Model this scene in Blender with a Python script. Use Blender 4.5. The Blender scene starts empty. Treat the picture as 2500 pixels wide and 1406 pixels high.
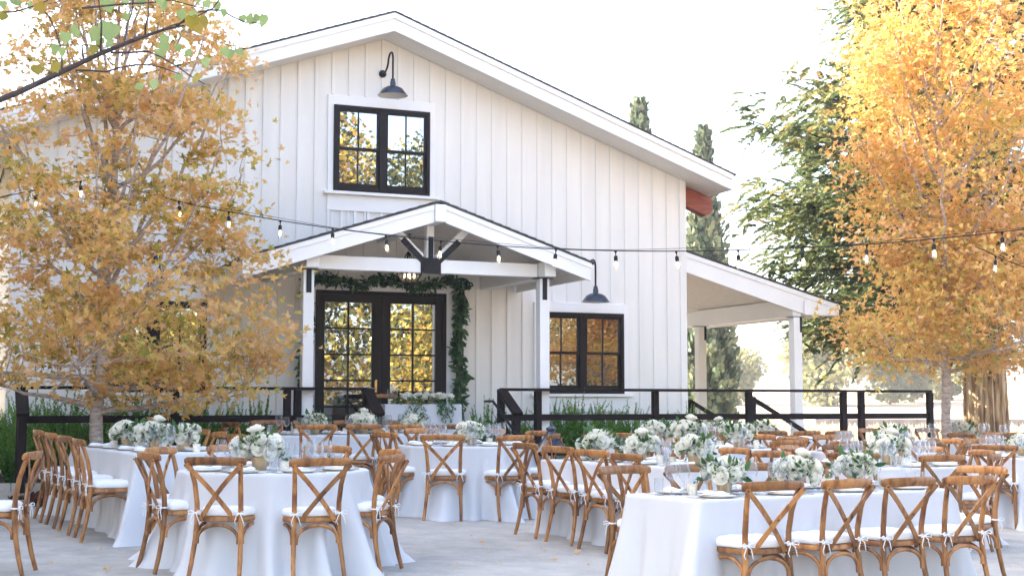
import bpy, math, random
import numpy as np
from mathutils import Vector, Matrix
sc = bpy.context.scene
COL = sc.collection
R = math.radians
rng = np.random.default_rng(7)
random.seed(7)

# ------------------------------------------------------------------ camera, sky, sun, exposure
CZ = 1.56
cam = bpy.data.cameras.new('camera')
cam.sensor_width = 36.0
cam.lens = 36.0 * 3360 / 2500
cam.clip_start, cam.clip_end = 0.1, 6000
camo = bpy.data.objects.new('camera', cam)
COL.objects.link(camo)
camo.location = (0, 0, CZ)
camo.rotation_euler = (math.pi / 2 + math.atan(283 / 3360), 0, 0)
sc.camera = camo

SUN_EL, SUN_AZ = R(31), R(-84)          # azimuth measured from +Y towards +X
w = bpy.data.worlds.new('World')
sc.world = w
w.use_nodes = True
wt = w.node_tree
sky = wt.nodes.new('ShaderNodeTexSky')
sky.sky_type = 'NISHITA'
sky.sun_disc = False
sky.sun_elevation = SUN_EL
sky.sun_rotation = SUN_AZ
sky.altitude = 0
sky.air_density, sky.dust_density, sky.ozone_density = .8, 3.4, .35
wt.links.new(sky.outputs[0], wt.nodes['Background'].inputs[0])
wt.nodes['Background'].inputs[1].default_value = 0.15
sl = bpy.data.lights.new('sun', 'SUN')
sl.energy = 4.0
sl.angle = R(0.53)
sl.color = (1.0, 0.92, 0.80)
so = bpy.data.objects.new('sun', sl)
COL.objects.link(so)
sd = Vector((math.sin(SUN_AZ) * math.cos(SUN_EL), math.cos(SUN_AZ) * math.cos(SUN_EL), math.sin(SUN_EL)))
so.rotation_euler = sd.to_track_quat('Z', 'Y').to_euler()
so.location = (-20, 30, 30)
sc.view_settings.view_transform = 'Standard'
sc.view_settings.look = 'None'
sc.view_settings.exposure = 2.78
sc.view_settings.gamma = 1.0
sc.cycles.max_bounces = 8
sc.cycles.transparent_max_bounces = 24
sc.cycles.caustics_reflective = False
sc.cycles.caustics_refractive = False
sc.cycles.sample_clamp_indirect = 6.0

# ------------------------------------------------------------------ frames of reference
TH = math.atan2(.385, .923)             # the barn front runs to the right and away
U = Vector((math.cos(TH), math.sin(TH), 0))
N = Vector((math.sin(TH), -math.cos(TH), 0))
O = Vector((-2.05, 21.4, 0))
def fac(u, v, z): return O + U * u + N * v + Vector((0, 0, z))
def smooth(a, b, x):
    t = min(1, max(0, (x - a) / (b - a)))
    return t * t * (3 - 2 * t)
def gz(x, y):
    z = -.022 * max(-15, min(15, x)) + .022 * max(-6, min(22, y))
    z += 2.9 * smooth(60, 170, y) + 14 * smooth(170, 900, y) * smooth(-200, 400, 150 - x * .2)
    return z
def guv(u, v):
    p = fac(u, v, 0)
    return gz(p.x, p.y)
T0 = math.atan(283 / 3360)
def ray_at(px, py, d):                  # world point at depth d seen at photo position (px, py)
    a = ((px - 1250) / 3360, 1, -(py - 702) / 3360)
    c, s = math.cos(T0), math.sin(T0)
    r = (a[0], c * a[1] - s * a[2], s * a[1] + c * a[2])
    k = d / r[1]
    return Vector((r[0] * k, d, r[2] * k + CZ))

# ------------------------------------------------------------------ helpers
MW = {}
def thing(name, label, cat, loc, rotz=0, group=None, scale=1):
    o = bpy.data.objects.new(name, None)
    o.empty_display_size = .1
    COL.objects.link(o)
    o.location = loc
    o.rotation_euler = (0, 0, rotz)
    if scale != 1: o.scale = (scale,) * 3
    MW[o.name] = Matrix.Translation(Vector(loc)) @ Matrix.Rotation(rotz, 4, 'Z')
    return tag(o, label, cat, group)
def tag(o, label, cat, group=None, kind=None):
    if label: o['label'] = label
    if cat: o['category'] = cat
    if group: o['group'] = group
    if kind: o['kind'] = kind
    return o
def dup(root, loc, rotz, label=None, group=None, scale=None):
    r = root.copy()
    COL.objects.link(r)
    r.location = loc
    r.rotation_euler = (0, 0, rotz)
    if scale: r.scale = (scale,) * 3
    if label: r['label'] = label
    if group: r['group'] = group
    for ch in list(root.children):
        c = ch.copy(); COL.objects.link(c); c.parent = r
        for gch in list(ch.children):
            d = gch.copy(); COL.objects.link(d); d.parent = c
    return r
def link(name, me, mat, parent=None):
    o = bpy.data.objects.new(name, me)
    COL.objects.link(o)
    if mat is not None:
        me.materials.clear()
        me.materials.append(mat)
    if parent is not None:
        o.parent = parent
        if parent.name in MW: MW[o.name] = MW[parent.name]
    return o
class MB:
    """collects shapes; xf maps the given coordinates to the world (or local) frame"""
    def __init__(s, xf=None): s.v, s.f, s.xf = [], [], xf
    def add(s, vs, fs):
        b = len(s.v)
        s.v += [tuple(p) for p in vs]
        s.f += [tuple(b + i for i in f) for f in fs]
    def box(s, x0, x1, y0, y1, z0, z1):
        s.add([(x, y, z) for x in (x0, x1) for y in (y0, y1) for z in (z0, z1)],
              [(0, 1, 3, 2), (4, 6, 7, 5), (0, 4, 5, 1), (2, 3, 7, 6), (0, 2, 6, 4), (1, 5, 7, 3)])
    def prism(s, a, b):
        n = len(a)
        s.add(list(a) + list(b), [tuple(range(n))[::-1], tuple(range(n, 2 * n))] +
              [(i, (i + 1) % n, n + (i + 1) % n, n + i) for i in range(n)])
    def bar(s, p, q, wd, ht, up=(0, 0, 1)):
        p, q, up = Vector(p), Vector(q), Vector(up)
        d = (q - p).normalized()
        sd_ = d.cross(up).normalized() * wd / 2
        uu = sd_.cross(d).normalized() * ht / 2
        a = [p - sd_ - uu, p + sd_ - uu, p + sd_ + uu, p - sd_ + uu]
        s.prism(a, [x + (q - p) for x in a])
    def tube(s, pts, rad, n=8, flat=1.0, up=(0, 0, 1)):
        pts = [Vector(p) for p in pts]
        if not hasattr(rad, '__len__'): rad = [rad] * len(pts)
        vs, fs = [], []
        up = Vector(up)
        prev = None
        for i, p in enumerate(pts):
            t = (pts[min(i + 1, len(pts) - 1)] - pts[max(i - 1, 0)]).normalized()
            if prev is None:
                ref = up if abs(t.dot(up)) < .95 else Vector((1, 0, 0))
                x = t.cross(ref).normalized()
            else:
                x = (prev - t * prev.dot(t)).normalized()
            prev = x
            y = t.cross(x)
            for k in range(n):
                a = 2 * math.pi * k / n
                vs.append(p + x * (rad[i] * math.cos(a)) + y * (rad[i] * flat * math.sin(a)))
        m = len(pts)
        for i in range(m - 1):
            for k in range(n):
                fs.append((i * n + k, i * n + (k + 1) % n, (i + 1) * n + (k + 1) % n, (i + 1) * n + k))
        fs += [tuple(range(n))[::-1], tuple((m - 1) * n + k for k in range(n))]
        s.add(vs, fs)
    def lathe(s, prof, n=20, c=(0, 0, 0)):
        vs, fs = [], []
        for r, z in prof:
            for k in range(n):
                a = 2 * math.pi * k / n
                vs.append((c[0] + r * math.cos(a), c[1] + r * math.sin(a), c[2] + z))
        for i in range(len(prof) - 1):
            for k in range(n):
                fs.append((i * n + k, i * n + (k + 1) % n, (i + 1) * n + (k + 1) % n, (i + 1) * n + k))
        s.add(vs, fs)
    def ball(s, c, r, n=10, m=7, sz=1):
        prof = [(max(1e-4, r * math.sin(math.pi * i / m)), -r * sz * math.cos(math.pi * i / m)) for i in range(m + 1)]
        s.lathe(prof, n, c)
    def mesh(s, name, parent=None, smooth=None):
        vs = [Vector(p) for p in s.v]
        if s.xf: vs = [s.xf(*p) for p in vs]
        if parent is not None and parent.name in MW:
            inv = MW[parent.name].inverted()
            vs = [inv @ p for p in vs]
        me = bpy.data.meshes.new(name)
        me.from_pydata(vs, [], [f[::-1] for f in s.f] if s.xf else s.f)
        if smooth is not None:
            me.shade_smooth()
            me.set_sharp_from_angle(angle=R(smooth))
        me.update()
        return me
    def build(s, name, mat, parent=None, smooth=None, bevel=0, seg=2):
        o = link(name, s.mesh(name, parent, smooth), mat, parent)
        if bevel:
            b = o.modifiers.new('bevel', 'BEVEL')
            b.width, b.segments, b.limit_method = bevel, seg, 'ANGLE'
            b.harden_normals = False
        return o
def FB(): return MB(fac)

def bez(p0, p1, p2, n):
    p0, p1, p2 = Vector(p0), Vector(p1), Vector(p2)
    return [p0 * (1 - t) ** 2 + p1 * 2 * t * (1 - t) + p2 * t * t for t in [i / n for i in range(n + 1)]]

# ------------------------------------------------------------------ materials
def mat(name):
    m = bpy.data.materials.new(name)
    m.use_nodes = True
    nt = m.node_tree
    return m, nt, nt.nodes['Principled BSDF']
def nd(nt, t, **kw):
    n = nt.nodes.new(t)
    for k, v in kw.items(): setattr(n, k, v)
    return n
def simple(name, col, rough=.5, metal=0, noise=0, scale=8, bump=0, bscale=60, stretch=(1, 1, 1), rnd=0, spec=None):
    m, nt, b = mat(name)
    b.inputs['Base Color'].default_value = (*col, 1)
    b.inputs['Roughness'].default_value = rough
    b.inputs['Metallic'].default_value = metal
    if spec is not None: b.inputs['Specular IOR Level'].default_value = spec
    tc = nd(nt, 'ShaderNodeTexCoord')
    mp = nd(nt, 'ShaderNodeMapping')
    mp.inputs['Scale'].default_value = stretch
    nt.links.new(tc.outputs['Object'], mp.inputs[0])
    if noise or rnd:
        hs = nd(nt, 'ShaderNodeHueSaturation')
        hs.inputs['Color'].default_value = (*col, 1)
        val = None
        if noise:
            nz = nd(nt, 'ShaderNodeTexNoise')
            nz.inputs['Scale'].default_value = scale
            nz.inputs['Detail'].default_value = 6
            nt.links.new(mp.outputs[0], nz.inputs['Vector'])
            mr = nd(nt, 'ShaderNodeMapRange')
            mr.inputs['From Min'].default_value, mr.inputs['From Max'].default_value = .3, .7
            mr.inputs['To Min'].default_value, mr.inputs['To Max'].default_value = 1 - noise, 1 + noise
            nt.links.new(nz.outputs['Fac'], mr.inputs['Value'])
            val = mr.outputs[0]
        if rnd:
            oi = nd(nt, 'ShaderNodeObjectInfo')
            mr2 = nd(nt, 'ShaderNodeMapRange')
            mr2.inputs['To Min'].default_value, mr2.inputs['To Max'].default_value = 1 - rnd, 1 + rnd
            nt.links.new(oi.outputs['Random'], mr2.inputs['Value'])
            if val is None: val = mr2.outputs[0]
            else:
                mu = nd(nt, 'ShaderNodeMath', operation='MULTIPLY')
                nt.links.new(val, mu.inputs[0]); nt.links.new(mr2.outputs[0], mu.inputs[1])
                val = mu.outputs[0]
        nt.links.new(val, hs.inputs['Value'])
        nt.links.new(hs.outputs[0], b.inputs['Base Color'])
    if bump:
        nz = nd(nt, 'ShaderNodeTexNoise')
        nz.inputs['Scale'].default_value = bscale
        nz.inputs['Detail'].default_value = 5
        nt.links.new(mp.outputs[0], nz.inputs['Vector'])
        bp = nd(nt, 'ShaderNodeBump')
        bp.inputs['Strength'].default_value = bump
        bp.inputs['Distance'].default_value = .01
        nt.links.new(nz.outputs['Fac'], bp.inputs['Height'])
        nt.links.new(bp.outputs[0], b.inputs['Normal'])
    return m
def ramp_noise(name, stops, scale, stretch=(1, 1, 1), rough=.6, bump=.2, detail=8, rnd=0, distortion=0, bdist=.01):
    m, nt, b = mat(name)
    tc = nd(nt, 'ShaderNodeTexCoord')
    mp = nd(nt, 'ShaderNodeMapping')
    mp.inputs['Scale'].default_value = stretch
    nt.links.new(tc.outputs['Object'], mp.inputs[0])
    vec = mp.outputs[0]
    oi = nd(nt, 'ShaderNodeObjectInfo')
    if rnd:
        ad = nd(nt, 'ShaderNodeVectorMath', operation='ADD')
        mu = nd(nt, 'ShaderNodeMath', operation='MULTIPLY')
        mu.inputs[1].default_value = 40
        nt.links.new(oi.outputs['Random'], mu.inputs[0])
        nt.links.new(vec, ad.inputs[0]); nt.links.new(mu.outputs[0], ad.inputs[1])
        vec = ad.outputs[0]
    nz = nd(nt, 'ShaderNodeTexNoise')
    nz.inputs['Scale'].default_value = scale
    nz.inputs['Detail'].default_value = detail
    nz.inputs['Distortion'].default_value = distortion
    nt.links.new(vec, nz.inputs['Vector'])
    cr = nd(nt, 'ShaderNodeValToRGB')
    e = cr.color_ramp.elements
    while len(e) < len(stops): e.new(.5)
    for k, (p, c) in enumerate(stops):
        e[k].position = p
        e[k].color = (*c, 1)
    nt.links.new(nz.outputs['Fac'], cr.inputs[0])
    out = cr.outputs[0]
    if rnd:
        hs = nd(nt, 'ShaderNodeHueSaturation')
        mr = nd(nt, 'ShaderNodeMapRange')
        mr.inputs['To Min'].default_value, mr.inputs['To Max'].default_value = 1 - rnd, 1 + rnd
        nt.links.new(oi.outputs['Random'], mr.inputs['Value'])
        nt.links.new(mr.outputs[0], hs.inputs['Value'])
        nt.links.new(out, hs.inputs['Color'])
        out = hs.outputs[0]
    nt.links.new(out, b.inputs['Base Color'])
    b.inputs['Roughness'].default_value = rough
    if bump:
        bp = nd(nt, 'ShaderNodeBump')
        bp.inputs['Strength'].default_value = bump
        bp.inputs['Distance'].default_value = bdist
        nt.links.new(nz.outputs['Fac'], bp.inputs['Height'])
        nt.links.new(bp.outputs[0], b.inputs['Normal'])
    return m
def leafmat(name, stops, trans=.45, rough=.5, attr='tint'):
    m, nt, b = mat(name)
    at = nd(nt, 'ShaderNodeAttribute', attribute_name=attr)
    cr = nd(nt, 'ShaderNodeValToRGB')
    e = cr.color_ramp.elements
    while len(e) < len(stops): e.new(.5)
    for k, (p, c) in enumerate(stops):
        e[k].position = p
        e[k].color = (*c, 1)
    nt.links.new(at.outputs['Fac'], cr.inputs[0])
    nt.links.new(cr.outputs[0], b.inputs['Base Color'])
    b.inputs['Roughness'].default_value = rough
    b.inputs['Specular IOR Level'].default_value = .25
    tr = nd(nt, 'ShaderNodeBsdfTranslucent')
    nt.links.new(cr.outputs[0], tr.inputs['Color'])
    mx = nd(nt, 'ShaderNodeMixShader')
    mx.inputs[0].default_value = trans
    nt.links.new(b.outputs[0], mx.inputs[1])
    nt.links.new(tr.outputs[0], mx.inputs[2])
    nt.links.new(mx.outputs[0], nt.nodes['Material Output'].inputs[0])
    return m
def thin_glass(name, tint=(1, 1, 1), refl=1.0):
    m, nt, b = mat(name)
    nt.nodes.remove(b)
    t = nd(nt, 'ShaderNodeBsdfTransparent')
    t.inputs[0].default_value = (*tint, 1)
    g = nd(nt, 'ShaderNodeBsdfGlossy')
    g.inputs['Roughness'].default_value = .02
    lw = nd(nt, 'ShaderNodeLayerWeight')
    lw.inputs['Blend'].default_value = .5
    mu = nd(nt, 'ShaderNodeMath', operation='MULTIPLY')
    mu.inputs[1].default_value = refl
    pw = nd(nt, 'ShaderNodeMath', operation='POWER')
    pw.inputs[1].default_value = 2.2
    nt.links.new(lw.outputs['Facing'], pw.inputs[0])
    nt.links.new(pw.outputs[0], mu.inputs[0])
    mx = nd(nt, 'ShaderNodeMixShader')
    nt.links.new(mu.outputs[0], mx.inputs[0])
    nt.links.new(t.outputs[0], mx.inputs[1])
    nt.links.new(g.outputs[0], mx.inputs[2])
    d = nd(nt, 'ShaderNodeBsdfTranslucent')
    d.inputs[0].default_value = (.9, .92, .95, 1)
    m3 = nd(nt, 'ShaderNodeMixShader')
    m3.inputs[0].default_value = .07
    nt.links.new(mx.outputs[0], m3.inputs[1])
    nt.links.new(d.outputs[0], m3.inputs[2])
    nt.links.new(m3.outputs[0], nt.nodes['Material Output'].inputs[0])
    return m
def window_glass():
    m, nt, b = mat('window glass')
    b.inputs['Base Color'].default_value = (.012, .012, .011, 1)
    b.inputs['Roughness'].default_value = .0
    g = nd(nt, 'ShaderNodeBsdfGlossy')
    g.inputs['Roughness'].default_value = .004
    g.inputs['Color'].default_value = (.95, .95, .95, 1)
    tc = nd(nt, 'ShaderNodeTexCoord')
    nz = nd(nt, 'ShaderNodeTexNoise')
    nz.inputs['Scale'].default_value = 1.6
    nz.inputs['Detail'].default_value = 1.5
    nt.links.new(tc.outputs['Object'], nz.inputs['Vector'])
    bp = nd(nt, 'ShaderNodeBump')
    bp.inputs['Strength'].default_value = .012
    bp.inputs['Distance'].default_value = .05
    nt.links.new(nz.outputs['Fac'], bp.inputs['Height'])
    nt.links.new(bp.outputs[0], g.inputs['Normal'])
    mx = nd(nt, 'ShaderNodeMixShader')
    mx.inputs[0].default_value = .54
    nt.links.new(b.outputs[0], mx.inputs[1])
    nt.links.new(g.outputs[0], mx.inputs[2])
    nt.links.new(mx.outputs[0], nt.nodes['Material Output'].inputs[0])
    return m
def emit(name, col, s):
    m, nt, b = mat(name)
    b.inputs['Emission Color'].default_value = (*col, 1)
    b.inputs['Emission Strength'].default_value = s
    return m

M_wall = simple('white board siding', (.82, .80, .755), .55, noise=.045, scale=1.4, stretch=(3, 3, .35), bump=.12, bscale=14)
M_trim = simple('white painted trim', (.86, .855, .84), .45, noise=.02, scale=2, bump=.05, bscale=20)
M_ceil = simple('pale timber ceiling', (.84, .77, .69), .6, noise=.12, scale=5, stretch=(.6, 9, 9), bump=.1, bscale=8)
M_soff = simple('off-white soffit', (.82, .80, .77), .6, noise=.05, scale=4, stretch=(.6, 8, 8))
M_shing = simple('dark shingle', (.055, .052, .05), .9, noise=.35, scale=6, bump=.5, bscale=25)
M_frame = simple('dark bronze frame', (.016, .011, .009), .42, noise=.1, scale=5, spec=.2)
M_black = simple('black painted metal', (.013, .013, .015), .4, spec=.25)
M_rail = simple('black stained timber', (.016, .010, .008), .6, spec=.15, noise=.3, scale=9, stretch=(1, 1, 1), bump=.12, bscale=40)
M_lamp = simple('blue-black enamel', (.022, .032, .055), .22, noise=.05)
M_lampin = simple('white enamel', (.8, .8, .78), .35)
M_glass = window_glass()
M_red = ramp_noise('red stained beam', [(.3, (.20, .035, .015)), (.6, (.34, .07, .025)), (.8, (.14, .03, .015))], 3, (1, 6, 6), .45, .1)
M_conc = None
M_chair = ramp_noise('honey brown wood', [(.28, (.085, .028, .007)), (.42, (.24, .092, .023)), (.58, (.40, .178, .050)), (.78, (.21, .075, .019))], 8, (2.2, 2.2, .7), .42, .06, 6, rnd=.36, distortion=.6)
M_cush = simple('white cotton', (.84, .84, .83), .9, bump=.1, bscale=160)
M_cloth = simple('white linen', (.63, .63, .635), .85, noise=.02, scale=3, bump=.6, bscale=4.5, stretch=(2.2, 2.2, .6))
M_plate = simple('white china', (.85, .84, .81), .15)
M_gold = simple('brushed gold', (.75, .52, .26), .28, 1)
M_goldv = simple('pale gold vase', (.62, .45, .25), .35, .7, noise=.1, scale=14)
M_silver = simple('gold flatware', (.68, .55, .36), .25, 1)
M_crystal = thin_glass('clear glass', (.97, .98, .985), .75)
M_bulb = thin_glass('bulb glass', (1, .98, .94), .8)
M_fil = emit('bulb filament', (1, .72, .38), 14)
M_cand = emit('candle bulb', (1, .70, .38), 2)
M_votive = simple('frosted votive', (.82, .76, .60), .3, noise=.15, scale=40)
M_nap = simple('white napkin', (.83, .83, .83), .9)
M_petal = leafmat('white petals', [(0, (.89, .86, .74)), (.6, (.91, .88, .78)), (1, (.87, .86, .64))], .25, .6)
M_foli = leafmat('eucalyptus leaves', [(0, (.03, .085, .025)), (.5, (.07, .16, .045)), (1, (.16, .25, .10))], .3, .5)
M_garl = leafmat('garland leaves', [(0, (.02, .055, .016)), (.5, (.055, .12, .036)), (1, (.14, .21, .085))], .25, .35)
M_fern = leafmat('fern fronds', [(0, (.045, .12, .015)), (.5, (.10, .25, .028)), (1, (.24, .38, .06))], .38, .5)
M_maple = leafmat('autumn maple leaves', [(0, (.30, .29, .05)), (.16, (.60, .46, .10)), (.4, (.81, .56, .19)), (.72, (.81, .48, .19)), (1, (.89, .67, .42))], .6)
M_gold_maple = leafmat('golden maple leaves', [(0, (.44, .40, .10)), (.25, (.68, .48, .14)), (.55, (.76, .48, .17)), (.8, (.74, .39, .15)), (1, (.81, .58, .36))], .5)
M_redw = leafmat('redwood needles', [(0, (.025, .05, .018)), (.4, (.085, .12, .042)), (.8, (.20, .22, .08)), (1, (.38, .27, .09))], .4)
M_cyp = leafmat('cypress scales', [(0, (.05, .08, .045)), (.5, (.11, .15, .09)), (1, (.20, .22, .13))], .3)
M_far = leafmat('pale oak leaves', [(0, (.13, .15, .06)), (.5, (.24, .25, .10)), (1, (.36, .32, .15))], .4)
M_refl = leafmat('golden cedar leaves', [(0, (.012, .02, .007)), (.4, (.085, .10, .02)), (.65, (.30, .26, .05)), (.84, (.52, .38, .08)), (1, (.46, .24, .06))], .4)
M_redbud = leafmat('redbud leaves', [(0, (.22, .30, .09)), (.6, (.33, .42, .17)), (.85, (.42, .48, .24)), (.9, (.30, .26, .04)), (1, (.36, .26, .05))], .5)
M_succ = leafmat('red succulents', [(0, (.05, .09, .04)), (.5, (.16, .03, .03)), (1, (.30, .06, .06))], .1)
M_bark = ramp_noise('grey maple bark', [(.3, (.22, .17, .14)), (.55, (.42, .35, .30)), (.75, (.56, .50, .44))], 12, (1, 1, 3), .85, .5)
M_barkd = ramp_noise('dark twig bark', [(.3, (.028, .022, .022)), (.7, (.07, .052, .048))], 20, (1, 1, 1), .8, .3)
M_barkr = ramp_noise('redwood bark', [(.32, (.09, .05, .028)), (.46, (.40, .26, .14)), (.6, (.62, .46, .29)), (.8, (.68, .55, .40))], 5, (2.4, 2.4, .3), .95, .9, bdist=.05)
M_soil = ramp_noise('dark mulch', [(.3, (.02, .013, .01)), (.7, (.075, .05, .035))], 30, rough=.95, bump=.8)
M_field = ramp_noise('dry grass field', [(.3, (.42, .31, .19)), (.55, (.58, .45, .30)), (.8, (.68, .56, .40))], .5, rough=.95, bump=.5, bdist=.05)
M_wallgrey = simple('grey concrete wall', (.16, .15, .15), .9, noise=.25, scale=2)
M_deck = simple('grey deck boards', (.38, .35, .32), .8, noise=.2, scale=4)

def concrete():
    m, nt, b = mat('patio concrete')
    tc = nd(nt, 'ShaderNodeTexCoord')
    def noise(s, d, r=.5):
        n = nd(nt, 'ShaderNodeTexNoise')
        n.inputs['Scale'].default_value, n.inputs['Detail'].default_value, n.inputs['Roughness'].default_value = s, d, r
        nt.links.new(tc.outputs['Object'], n.inputs['Vector'])
        return n
    a, c, f = noise(.7, 4), noise(3.2, 8, .7), noise(130, 3)
    cr = nd(nt, 'ShaderNodeValToRGB')
    e = cr.color_ramp.elements
    e[0].position, e[0].color = .39, (.28, .265, .235, 1)
    e[1].position, e[1].color = .60, (.53, .495, .435, 1)
    m1 = nd(nt, 'ShaderNodeMix', data_type='FLOAT')
    m1.inputs[0].default_value = .55
    nt.links.new(a.outputs['Fac'], m1.inputs[2]); nt.links.new(c.outputs['Fac'], m1.inputs[3])
    m2 = nd(nt, 'ShaderNodeMix', data_type='FLOAT')
    m2.inputs[0].default_value = .35
    nt.links.new(m1.outputs[0], m2.inputs[2]); nt.links.new(f.outputs['Fac'], m2.inputs[3])
    nt.links.new(m2.outputs[0], cr.inputs[0])
    nt.links.new(cr.outputs[0], b.inputs['Base Color'])
    b.inputs['Roughness'].default_value = .85
    bp = nd(nt, 'ShaderNodeBump')
    bp.inputs['Strength'].default_value, bp.inputs['Distance'].default_value = .35, .004
    nt.links.new(f.outputs['Fac'], bp.inputs['Height'])
    nt.links.new(bp.outputs[0], b.inputs['Normal'])
    return m
M_conc = concrete()

# ------------------------------------------------------------------ vectorised leaf meshes
TPL = {}
def fan_tpl(pts, cz=-.06, fold=.18, cy=.4):
    v = [(0, cy, cz)] + [(x, y, -abs(x) * fold) for x, y in pts]
    n = len(pts)
    f = [(0, 1 + i, 1 + (i + 1) % n) for i in range(n)]
    return np.array(v), np.array(f)
half = [(0, 0), (.06, .13), (.42, .0), (.24, .23), (.60, .50), (.20, .43), (.15, .66)]
TPL['maple'] = fan_tpl(half + [(0, 1.0)] + [(-x, y) for x, y in half[::-1][:-1]])
TPL['oval'] = fan_tpl([(0, 0), (.17, .2), (.22, .45), (.14, .75), (0, 1), (-.14, .75), (-.22, .45), (-.17, .2)])
TPL['heart'] = fan_tpl([(0, .06), (.2, -.04), (.42, .1), (.5, .35), (.36, .65), (.12, .92), (0, 1.08), (-.12, .92), (-.36, .65), (-.5, .35), (-.42, .1), (-.2, -.04)])
TPL['needle'] = (np.array([(-.09, 0, 0), (.09, 0, 0), (.06, .7, .03), (0, 1, 0), (-.06, .7, .03)]), np.array([(0, 1, 2), (0, 2, 4), (4, 2, 3)]))
TPL['frond'] = (np.array([(-.2, .05, 0), (.2, .05, 0), (.24, .5, .04), (0, 1, -.05), (-.24, .5, .04)]), np.array([(0, 1, 2), (0, 2, 4), (4, 2, 3)]))
TPL['scale'] = (np.array([(-.3, 0, 0), (.3, 0, .05), (.32, .6, -.05), (0, 1, 0), (-.32, .55, .05)]), np.array([(0, 1, 2), (0, 2, 4), (4, 2, 3)]))
TPL['ragged'] = fan_tpl([(0, 0), (.5, .05), (.3, .3), (.62, .5), (.2, .62), (.15, 1), (-.2, .66), (-.6, .7), (-.28, .38), (-.55, .15)], 0, .1)
def leaf_arrays(P, A, Nn, S, tpl):
    """P centres, A axes, Nn normals, S sizes -> verts, tris"""
    tv, tf = TPL[tpl]
    A = A / np.linalg.norm(A, axis=1, keepdims=True)
    B = np.cross(Nn, A)
    B /= np.maximum(1e-6, np.linalg.norm(B, axis=1, keepdims=True))
    C = np.cross(A, B)
    V = P[:, None, :] + S[:, None, None] * (tv[None, :, 0:1] * B[:, None, :] + tv[None, :, 1:2] * A[:, None, :] + tv[None, :, 2:3] * C[:, None, :])
    n, k = len(P), len(tv)
    F = tf[None] + (np.arange(n) * k)[:, None, None]
    return V.reshape(-1, 3), F.reshape(-1, 3), k
def leaf_mesh(name, P, A, Nn, S, tpl, tint):
    V, F, k = leaf_arrays(np.asarray(P, float), np.asarray(A, float), np.asarray(Nn, float), np.asarray(S, float), tpl)
    me = bpy.data.meshes.new(name)
    me.vertices.add(len(V)); me.vertices.foreach_set('co', V.ravel())
    me.loops.add(F.size); me.loops.foreach_set('vertex_index', F.ravel().astype(np.int32))
    me.polygons.add(len(F))
    me.polygons.foreach_set('loop_start', (np.arange(len(F)) * 3).astype(np.int32))
    me.update(calc_edges=True)
    at = me.attributes.new('tint', 'FLOAT', 'POINT')
    at.data.foreach_set('value', np.repeat(np.asarray(tint, np.float32), k))
    return me
def rv(n): 
    a = rng.normal(size=(n, 3))
    return a / np.linalg.norm(a, axis=1, keepdims=True)

# ================================================================== THE SETTING
def ground():
    xs = np.concatenate([np.linspace(-900, -60, 14), np.linspace(-50, 50, 81), np.linspace(60, 900, 14)])
    ys = np.concatenate([np.linspace(-300, -30, 8), np.linspace(-20, 60, 65), np.linspace(65, 200, 28), np.linspace(230, 2500, 22)])
    mb = MB()
    vs = [(x, y, gz(x, y) - .012) for y in ys for x in xs]
    nx = len(xs)
    mb.add(vs, [(j * nx + i, j * nx + i + 1, (j + 1) * nx + i + 1, (j + 1) * nx + i) for j in range(len(ys) - 1) for i in range(nx - 1)])
    o = mb.build('ground', M_field, smooth=60)
    tag(o, 'dry golden grass field stretching behind the barn', 'ground', kind='structure')
    # patio: a sheet cut to the planting bed line, draped on the ground
    mb = MB(lambda u, v, z: fac(u, v, guv(u, v) + z))
    us = np.linspace(-16, 10.2, 50); vv = np.linspace(2.75, 27, 50)
    n = len(us)
    mb.add([(u, v, .004) for v in vv for u in us], [(j * n + i, (j + 1) * n + i, (j + 1) * n + i + 1, j * n + i + 1) for j in range(len(vv) - 1) for i in range(n - 1)])
    tag(mb.build('patio', M_conc, smooth=60), 'pale grey concrete patio under the tables', 'patio', kind='structure')
    for (u0, u1) in ((-7.0, -1.95), (1.95, 5.6)):
        mb = MB(lambda u, v, z: fac(u, v, guv(u, v) + z))
        us = np.linspace(u0, u1, 14); vv = np.linspace(.03, 2.74, 8); n = len(us)
        mb.add([(u, v, .03 + .02 * rng.random()) for v in vv for u in us], [(j * n + i, (j + 1) * n + i, (j + 1) * n + i + 1, j * n + i + 1) for j in range(len(vv) - 1) for i in range(n - 1)])
        tag(mb.build('planting_bed', M_soil, smooth=60), None, None, kind='structure')
    for (u0, u1) in ((-9.0, -1.95), (1.95, 5.6)):
        mb = MB(lambda u, v, z: fac(u, v, guv(u, v) + z))
        k = 12
        for i in range(k):
            a, b = u0 + (u1 - u0) * i / k, u0 + (u1 - u0) * (i + 1) / k
            mb.box(a, b - .004, 2.62, 2.745, -.05, .10)
        tag(mb.build('kerb', M_conc, bevel=.012), None, None, kind='structure')
ground()

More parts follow.
